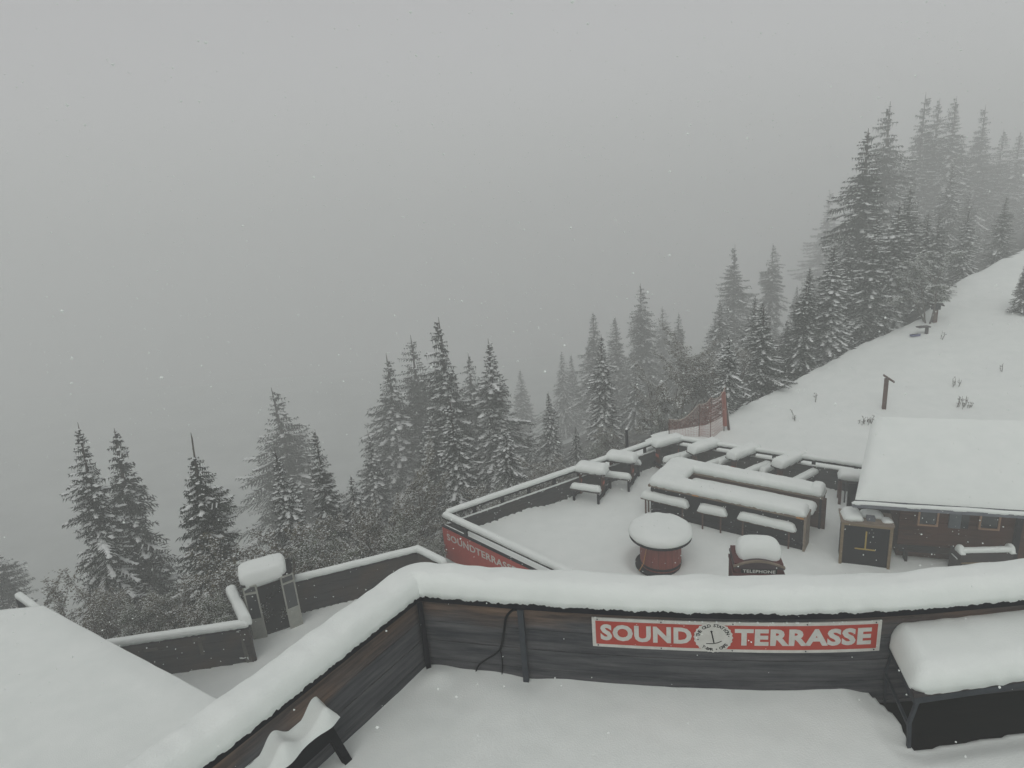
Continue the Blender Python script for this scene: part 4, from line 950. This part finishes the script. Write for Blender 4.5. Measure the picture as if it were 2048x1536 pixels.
T = [(148, 848, 16, .95, 2, 'tall snowy spruce, leftmost of the big ones, beyond the wide roof'),
 (222, 862, 19, 1.15, 1, 'broad spruce just right of the leftmost tall one beyond the wide roof'),
 (381, 872, 14, 1.0, 3, 'dark spruce with a bare needle-thin leader left of the grey booth'),
 (575, 768, 27, 1.35, 4, 'faint broad spruce fading in fog behind the booth'),
 (568, 888, 16.5, 1.0, 2, 'shorter spruce with snow-heavy top directly above the booth'),
 (640, 862, 18, .9, 0, 'pointed dark spruce right of the snow-heavy one above the booth'),
 (772, 706, 27, 1.3, 1, 'hazy spruce at the left edge of the middle group'),
 (821, 670, 28, 1.25, 4, 'hazy broad spruce just left of the tallest in the middle group'),
 (877, 634, 24, 1.0, 0, 'tallest and sharpest spruce of the middle group'),
 (936, 706, 29, 1.0, 1, 'spruce filling the gap between the two sharpest middle ones'),
 (976, 677, 24, 1.15, 2, 'snow-striped spruce right of the tallest middle one'),
 (1040, 738, 40, 1.0, 0, 'very faint spruce right of the snow-striped middle one'),
 (1096, 782, 25, .95, 2, 'low snowy spruce above the left railing'),
 (1122, 702, 38, .9, 1, 'faint thin spruce, left of the close foggy pair above the railing'),
 (1143, 708, 39, .9, 0, 'faint thin spruce, right of the close foggy pair above the railing'),
 (1186, 624, 36, 1.0, 4, 'faint tall spruce left behind the white-plastered one'),
 (1202, 668, 25, .95, 2, 'white-plastered spruce above the black railing post'),
 (1231, 632, 36, 1.0, 0, 'faint tall spruce right behind the white-plastered one'),
 (1281, 566, 34, 1.0, 1, 'tall foggy spruce above the far corner of the railings'),
 (1325, 612, 40, 1.0, 4, 'very pale spruce between the foggy tall one and the leafy trees'),
 (1357, 625, 36, .9, 1, 'pale spruce behind the leafy trees near the safety net'),
 (1470, 488, 33, 1.05, 4, 'tall foggy spruce above the leaning pole'),
 (1546, 486, 36, 1.0, 1, 'tall pale spruce right of the one above the leaning pole'),
 (1595, 570, 36, 1.0, 0, 'pale spruce left behind the clear pair on the slope edge'),
 (1541, 664, 26.5, 1.2, 2, 'small snowy spruce low at the slope edge above the bar'),
 (1620, 532, 28, 1.1, 0, 'dark spruce, left of the clear pair at the slope edge'),
 (1663, 490, 28.5, 1.15, 2, 'dark spruce with snow dots, right of the clear pair at the slope edge'),
 (1660, 378, 46, 1.0, 4, 'ghostly spruce in the fog left of the big right-hand stand'),
 (1737, 256, 31, 1.1, 0, 'front-left giant spruce of the right-hand stand'),
 (1781, 202, 34, 1.0, 1, 'dark tall spruce, second from left in the right-hand stand'),
 (1852, 184, 38, 1.0, 4, 'highest spruce, left of the hazy top pair in the right-hand stand'),
 (1880, 196, 40, .9, 1, 'hazy spruce, right of the top pair in the right-hand stand'),
 (1914, 192, 39, 1.0, 0, 'hazy spruce between the top pair and the outer right ones'),
 (1972, 208, 43, 1.0, 4, 'foggy spruce near the upper right corner'),
 (2008, 258, 48, 1.0, 0, 'very faint spruce third from the right edge of the stand'),
 (2042, 262, 47, 1.1, 1, 'very faint spruce cut by the right picture edge'),
 (1822, 372, 29.5, 1.15, 2, 'snow-dusted shorter spruce in the middle of the right-hand stand'),
 (1700, 470, 29, 1.0, 2, 'snow-tipped spruce low between the clear pair and the front-left giant'),
 (1905, 330, 34, 1.1, 2, 'snow-draped spruce at the right foot of the stand beside the open slope'),
 (1968, 340, 41, 1.1, 1, 'grey spruce right of the snow-draped one beside the open slope'),
 (2030, 400, 44, 1.2, 4, 'blurred spruce above the lone small one at the right edge'),
 (-6, 1070, 24, 1.2, 1, 'faint spruce cut by the left picture edge'),
 (900, 800, 21, 1.2, 1, 'dark spruce low in front of the tallest middle one'),
 (1010, 850, 21, 1.2, 2, 'dark snowy spruce low in front of the snow-striped middle one'),
 (735, 860, 24, 1.1, 0, 'dim spruce low at the left of the middle group'),
 (1150, 850, 23.5, 1.2, 1, 'dark low spruce behind the left railing near the picnic pair'),
 (1500, 660, 30, 1.2, 1, 'dim spruce low behind the leaning pole'),
]
FILL = [(700, 950, 19, 1.3, 1, 'murky low spruce behind the open-branched leafy tree'), (860, 830, 24, 1.5, 4, 'murky spruce low under the hazy broad middle one'),
 (960, 860, 26, 1.5, 1, 'murky spruce low between the two sharpest middle ones'), (1060, 850, 28, 1.5, 4, 'murky spruce low right of the snow-striped middle one'),
 (1110, 860, 30, 1.5, 0, 'murky low spruce under the faint thin pair'), (1215, 790, 27, 1.4, 4, 'murky spruce under the white-plastered one'), (1270, 740, 29, 1.4, 1, 'murky spruce under the foggy one above the far railing corner'),
 (1440, 600, 31, 1.3, 4, 'murky spruce left behind the leaning pole'), (1510, 590, 31, 1.3, 0, 'murky spruce filling between the two tall foggy ones above the leaning pole'), (1575, 640, 31, 1.4, 1, 'murky spruce just left of the clear pair at the slope edge'),
 (1645, 620, 29, 1.3, 1, 'low spruce in front between the clear pair'), (1720, 560, 28.5, 1.4, 2, 'snow-flecked low spruce at the crest left of the leafy tree'), (1765, 470, 29, 1.3, 0, 'low dark spruce at the foot of the front-left giant'),
 (1800, 520, 29.5, 1.4, 2, 'snow-flecked low spruce right behind the hooded post'), (1860, 420, 32, 1.2, 1, 'spruce filling the stand behind the drooping leafy tree'), (1940, 380, 36, 1.3, 0, 'spruce on the crest right of the drooping leafy tree'),
 (1990, 420, 38, 1.3, 4, 'hazy spruce low on the crest near the right picture edge'), (2060, 380, 40, 1.4, 1, 'hazy spruce partly outside the right picture edge'), (1755, 330, 36, 1.2, 4, 'hazy spruce glimpsed between the front-left giant and its dark neighbour'),
 (1835, 300, 38, 1.2, 0, 'hazy spruce below the highest one'), (1925, 290, 40, 1.2, 4, 'hazy spruce below the outer right ones')]
T += FILL
q = hillP(2044, 618); tp_ = Dp(2032, 508, (q-CAM).dot(F)); h_ = zat(q, 508)-q.z
put('spruce_tree', SPR[3][1:], ('trunk', 'crown', 'snow'), 'lone small spruce on the open slope at the right picture edge', 'spruce', q, (h_/8*1.5, h_/8*1.5, h_/8), 1.0, 'snowy spruces along the slope edge')
EXB = {'lone small spruce on the open slope at the right picture edge': 1}
for x_, y_, dep, wd, pr_, lab in T: spruce(x_, y_, dep, wd, pr_, lab)

def make_bush(seed, h=3.0, spread=1.0, stems=5, leaves=1500, lm='leaf', lsize=.04, snowp=.45, droop=0.2):
    rr = random.Random(seed); st = MB(); gv, gf, sv, sf = [], [], [], []; tips = []
    def grow(p, d, L, r, lev):
        pts = [p]; q = p.copy(); dd = d.copy()
        for k in range(4):
            dd = (dd+V(rr.uniform(-.18, .18), rr.uniform(-.18, .18), (.10 if lev < 2 else -droop*.6)*rr.random())).normalized(); q = q+dd*(L/4); pts.append(q.copy())
        st.tube(pts, [r, r*.85, r*.7, r*.55, r*.35], 4 if lev else 6)
        if lev >= 3: tips.append(pts); return
        for k in range(4 if lev else 6):
            s_ = rr.uniform(.3, 1); i = min(3, int(s_*4)); p2 = pts[i].lerp(pts[i+1], s_*4-i); nd = (dd+V(rr.uniform(-1, 1), rr.uniform(-1, 1), rr.uniform(-.3, .5))*.75).normalized(); grow(p2, nd, L*rr.uniform(.4, .62), r*.5, lev+1)
    for k in range(stems):
        a_ = rr.uniform(0, 6.28); grow(V(rr.uniform(-.1, .1), rr.uniform(-.1, .1), -.3), V(math.cos(a_)*.35*spread, math.sin(a_)*.35*spread, 1).normalized(), h*.62*rr.uniform(.7, 1.1), 0.026*h/3, 1 if stems > 1 else 0)
    per = max(1, leaves//max(1, len(tips)))
    for pts in tips:
        for k in range(per):
            s_ = rr.uniform(0, 3.99); i = int(s_); p = pts[i].lerp(pts[i+1], s_-i)+V(rr.gauss(0, .05), rr.gauss(0, .05), rr.gauss(0, .05)); a_ = rr.uniform(0, 6.28); sz = lsize*rr.uniform(.6, 1.5)
            u_ = V(math.cos(a_), math.sin(a_), rr.uniform(-.6, .2))*sz; v_ = V(-math.sin(a_), math.cos(a_), rr.uniform(-.3, .3))*sz*.6; j = len(gv)
            gv.extend([tuple(p), tuple(p+u_*.5+v_), tuple(p+u_*1.2), tuple(p+u_*.5-v_)]); gf.append((j, j+1, j+2, j+3))
            if rr.random() < snowp:
                j = len(sv); o_ = V(0, 0, .012); q = p+o_; k2 = rr.uniform(.5, .95); sv.extend([tuple(q), tuple(q+(u_*.5+v_)*k2), tuple(q+u_*1.1*k2), tuple(q+(u_*.5-v_)*k2), tuple(q+u_*.5+V(0, 0, sz*.45))]); sf.extend([(j, j+1, j+4), (j+1, j+2, j+4), (j+2, j+3, j+4), (j+3, j, j+4)])
    def mesh(v_, f_, nm, mt): me = bpy.data.meshes.new(nm); me.from_pydata(v_, [], f_); me.materials.append(M[mt]); me.update(); return me
    return h, mesh(st.v, st.f, 'stems', 'bark'), mesh(gv, gf, 'leaves', lm), mesh(sv, sf, 'snow', 'tree_snow')
LT = make_bush(21, 6, 1.3, 3, 16000, 'leafgreen', .06, .5, .5)
BU = [make_bush(11, 3, 1.4, 6, 5000, 'leaf', .038, .5), make_bush(12, 3, 1.0, 5, 6000, 'leafgreen', .036, .55), make_bush(13, 3, 1.7, 8, 6000, 'leaf', .034, .45, .5), make_bush(14, 5, .8, 3, 9000, 'leaf', .042, .4), make_bush(15, 5, 1.5, 4, 11000, 'leafgreen', .05, .5, .9)]
def bush(x, y, dep, width, proto, label, cat='shrub', name='leafy_shrub'):
    tip = Dp(x, y, dep); zb_ = tz(tip.x, tip.y); h = tip.z-zb_; H = BU[proto][0]*1.02; sc = h/H; sw = min(sc, 1.0+sc*.4)*width
    put(name, BU[proto][1:], ('stems', 'leaves', 'snow'), label, cat, (tip.x, tip.y, zb_), (sw, sw, sc), (x*2.3) % 6.28, 'snow-dusted shrubs and small trees')
BB = [(500, 1000, 16, 1.1, 0, 'grey-brown shrub between the bare-leader spruce and the booth'),
 (455, 1065, 15, 1.0, 2, 'low shrub at the foot of the bare-leader spruce'),
 (545, 1060, 16, 1.2, 2, 'reddish shrub right behind the booth roof snow'),
 (620, 1020, 16.5, 1.2, 1, 'green leafy shrub behind the fence right of the booth'),
 (680, 1035, 17, 1.2, 0, 'speckled shrub halfway along the fence right of the booth'),
 (745, 905, 18.5, 1.0, 3, 'open-branched young leafy tree left of the lower terrace'),
 (800, 885, 19, .9, 3, 'slim leafy tree right next to the open-branched one'),
 (790, 1010, 17.2, 1.3, 1, 'dense leafy shrub behind the peak of the fence'),
 (850, 1000, 18, 1.2, 2, 'shrub left of the red banner corner'),
 (868, 1050, 16.6, 1.0, 1, 'low leafy shrub tucked between the fence end and the red banner'),
 (930, 950, 20, 1.2, 0, 'brown shrub behind the corner of the lower terrace'),
 (1005, 940, 20, 1.1, 1, 'frosted shrub above the left railing start'),
 (1070, 900, 21, 1.2, 2, 'dark shrub above the middle of the left railing'),
 (1120, 890, 21.5, 1.1, 0, 'shrub just left of the nearer picnic table'),
 (1190, 860, 23, 1.1, 1, 'shrub behind the second picnic table'),
 (1240, 820, 24, 1.2, 2, 'dim shrub left behind the black railing post'),
 (1300, 720, 26, 1.1, 3, 'speckled leafy tree above the far railing corner'),
 (1360, 642, 27, 1.25, 3, 'pointed speckled leafy tree left of the safety net'),
 (1330, 790, 25, 1.3, 1, 'low leafy shrub at the left end of the safety net'),
 (1415, 690, 27, 1.2, 3, 'brown leafy tree behind the safety net'),
 (1450, 640, 29, 1.3, 0, 'hazy tall shrub behind the leaning pole'),
 (1395, 800, 25, 1.0, 2, 'reddish shrub tangled in the safety net'),
 (90, 1120, 17, .9, 0, 'sparse sapling left of the leftmost tall spruce'),
 (35, 1130, 19, .8, 3, 'thin sapling at the left picture edge'),
 (150, 1150, 15, 1.1, 2, 'low shrub under the leftmost tall spruce'),
 (260, 1165, 14.5, 1.3, 1, 'shrub below the second tall spruce beyond the wide roof'),
 (330, 1155, 14.2, 1.2, 0, 'brown shrub behind the fence left of the bare-leader spruce'),
 (415, 1150, 14, 1.1, 1, 'leafy shrub behind the fence directly left of the booth'),
 (1560, 730, 27, .9, 2, 'snowy shrub at the slope edge below the small spruce')]
for b_ in BB: bush(*b_)
q = hillP(1882, 645); hh = zat(q, 425)-q.z
put('leafy_tree', LT[1:], ('trunk', 'leaves', 'snow'), 'drooping leafy tree leaning over the hooded post at the slope edge', 'tree', (q.x-.2, q.y+.5, q.z-.1), (hh/6*1.0, hh/6*1.0, hh/6), 1.0, None)
# low spruces right on the crest
CR = [(8.3, 22.9, 3.4, 'low spruce at the crest just right of the leaning pole'), (10.2, 24.4, 4.2, 'low bushy spruce at the crest above the third back-row table'), (12.6, 25.9, 4.5, 'low spruce at the crest, straight up-slope from the safety net end'),
      (14.4, 27.3, 5.5, 'full-bottomed spruce at the crest left of the slope marker line'), (16.9, 28.6, 6.0, 'full-bottomed spruce at the crest a little left of the small plank table'), (18.9, 30.2, 6.5, 'full-bottomed spruce close behind the blue sledge'),
      (21.4, 31.8, 5.0, 'full-bottomed spruce behind the drooping leafy tree'), (23.2, 33.6, 4.5, 'spruce at the crest where the open slope narrows'), (26.0, 35.3, 4.2, 'spruce at the crest second from the right picture edge'), (29.5, 37.2, 4.0, 'spruce at the crest beside the right picture edge')]
for i, (x_, y_, h_, lab) in enumerate(CR):
    pr_ = (2, 0, 1, 2, 0)[i % 5]; sc = h_/SPR[pr_][0]
    put('spruce_tree', SPR[pr_][1:], ('trunk', 'crown', 'snow'), lab, 'spruce', (x_, y_, tz(x_, y_)-.1), (sc*1.6, sc*1.6, sc), i*1.3, 'snowy spruces along the slope edge')

# ------------------------------------------------------------------ falling snow
rr = random.Random(5); vs = []; fs = []
for k in range(9500):
    p = V(rr.uniform(-9, 11), rr.uniform(1.6, 17), rr.uniform(.2, 12)); r_ = rr.choice((.0035, .0045, .006, .0085, .011))*(.6+.05*p.y)
    if (p-CAM).length < 2.2: continue
    if p.y < 6 and p.z < NZ+.05: continue
    j = len(vs); vs += [tuple(p+V(*q)*r_*rr.uniform(.7, 1.3)) for q in ((1, 0, 0), (-1, 0, 0), (0, 1, 0), (0, -1, 0), (0, 0, 1), (0, 0, -1))]
    fs += [(j+a_, j+b_, j+c_) for a_, b_, c_ in ((0, 2, 4), (2, 1, 4), (1, 3, 4), (3, 0, 4), (2, 0, 5), (1, 2, 5), (3, 1, 5), (0, 3, 5))]
b = MB(); b.v = vs; b.f = fs; o = b.build('falling_snow', 'snow'); tag(o, 'fine snowflakes drifting through the air', 'snowfall', kind='stuff')
# ------------------------------------------------------------------ haze
hm = bpy.data.materials.new('haze'); hm.use_nodes = True; ht = hm.node_tree; ht.nodes.clear()
ho = ht.nodes.new('ShaderNodeOutputMaterial'); hv = ht.nodes.new('ShaderNodeVolumePrincipled')
hv.inputs['Color'].default_value = (.955, .972, .958, 1); hv.inputs['Density'].default_value = .0100; hv.inputs['Anisotropy'].default_value = .0
ht.links.new(hv.outputs[0], ho.inputs['Volume'])
b = MB(); b.box((8, 22, -14.5), (524, 524, 98)); o = b.build('haze', hm); tag(o, 'grey mist filling the valley and the forest', 'haze', kind='stuff')
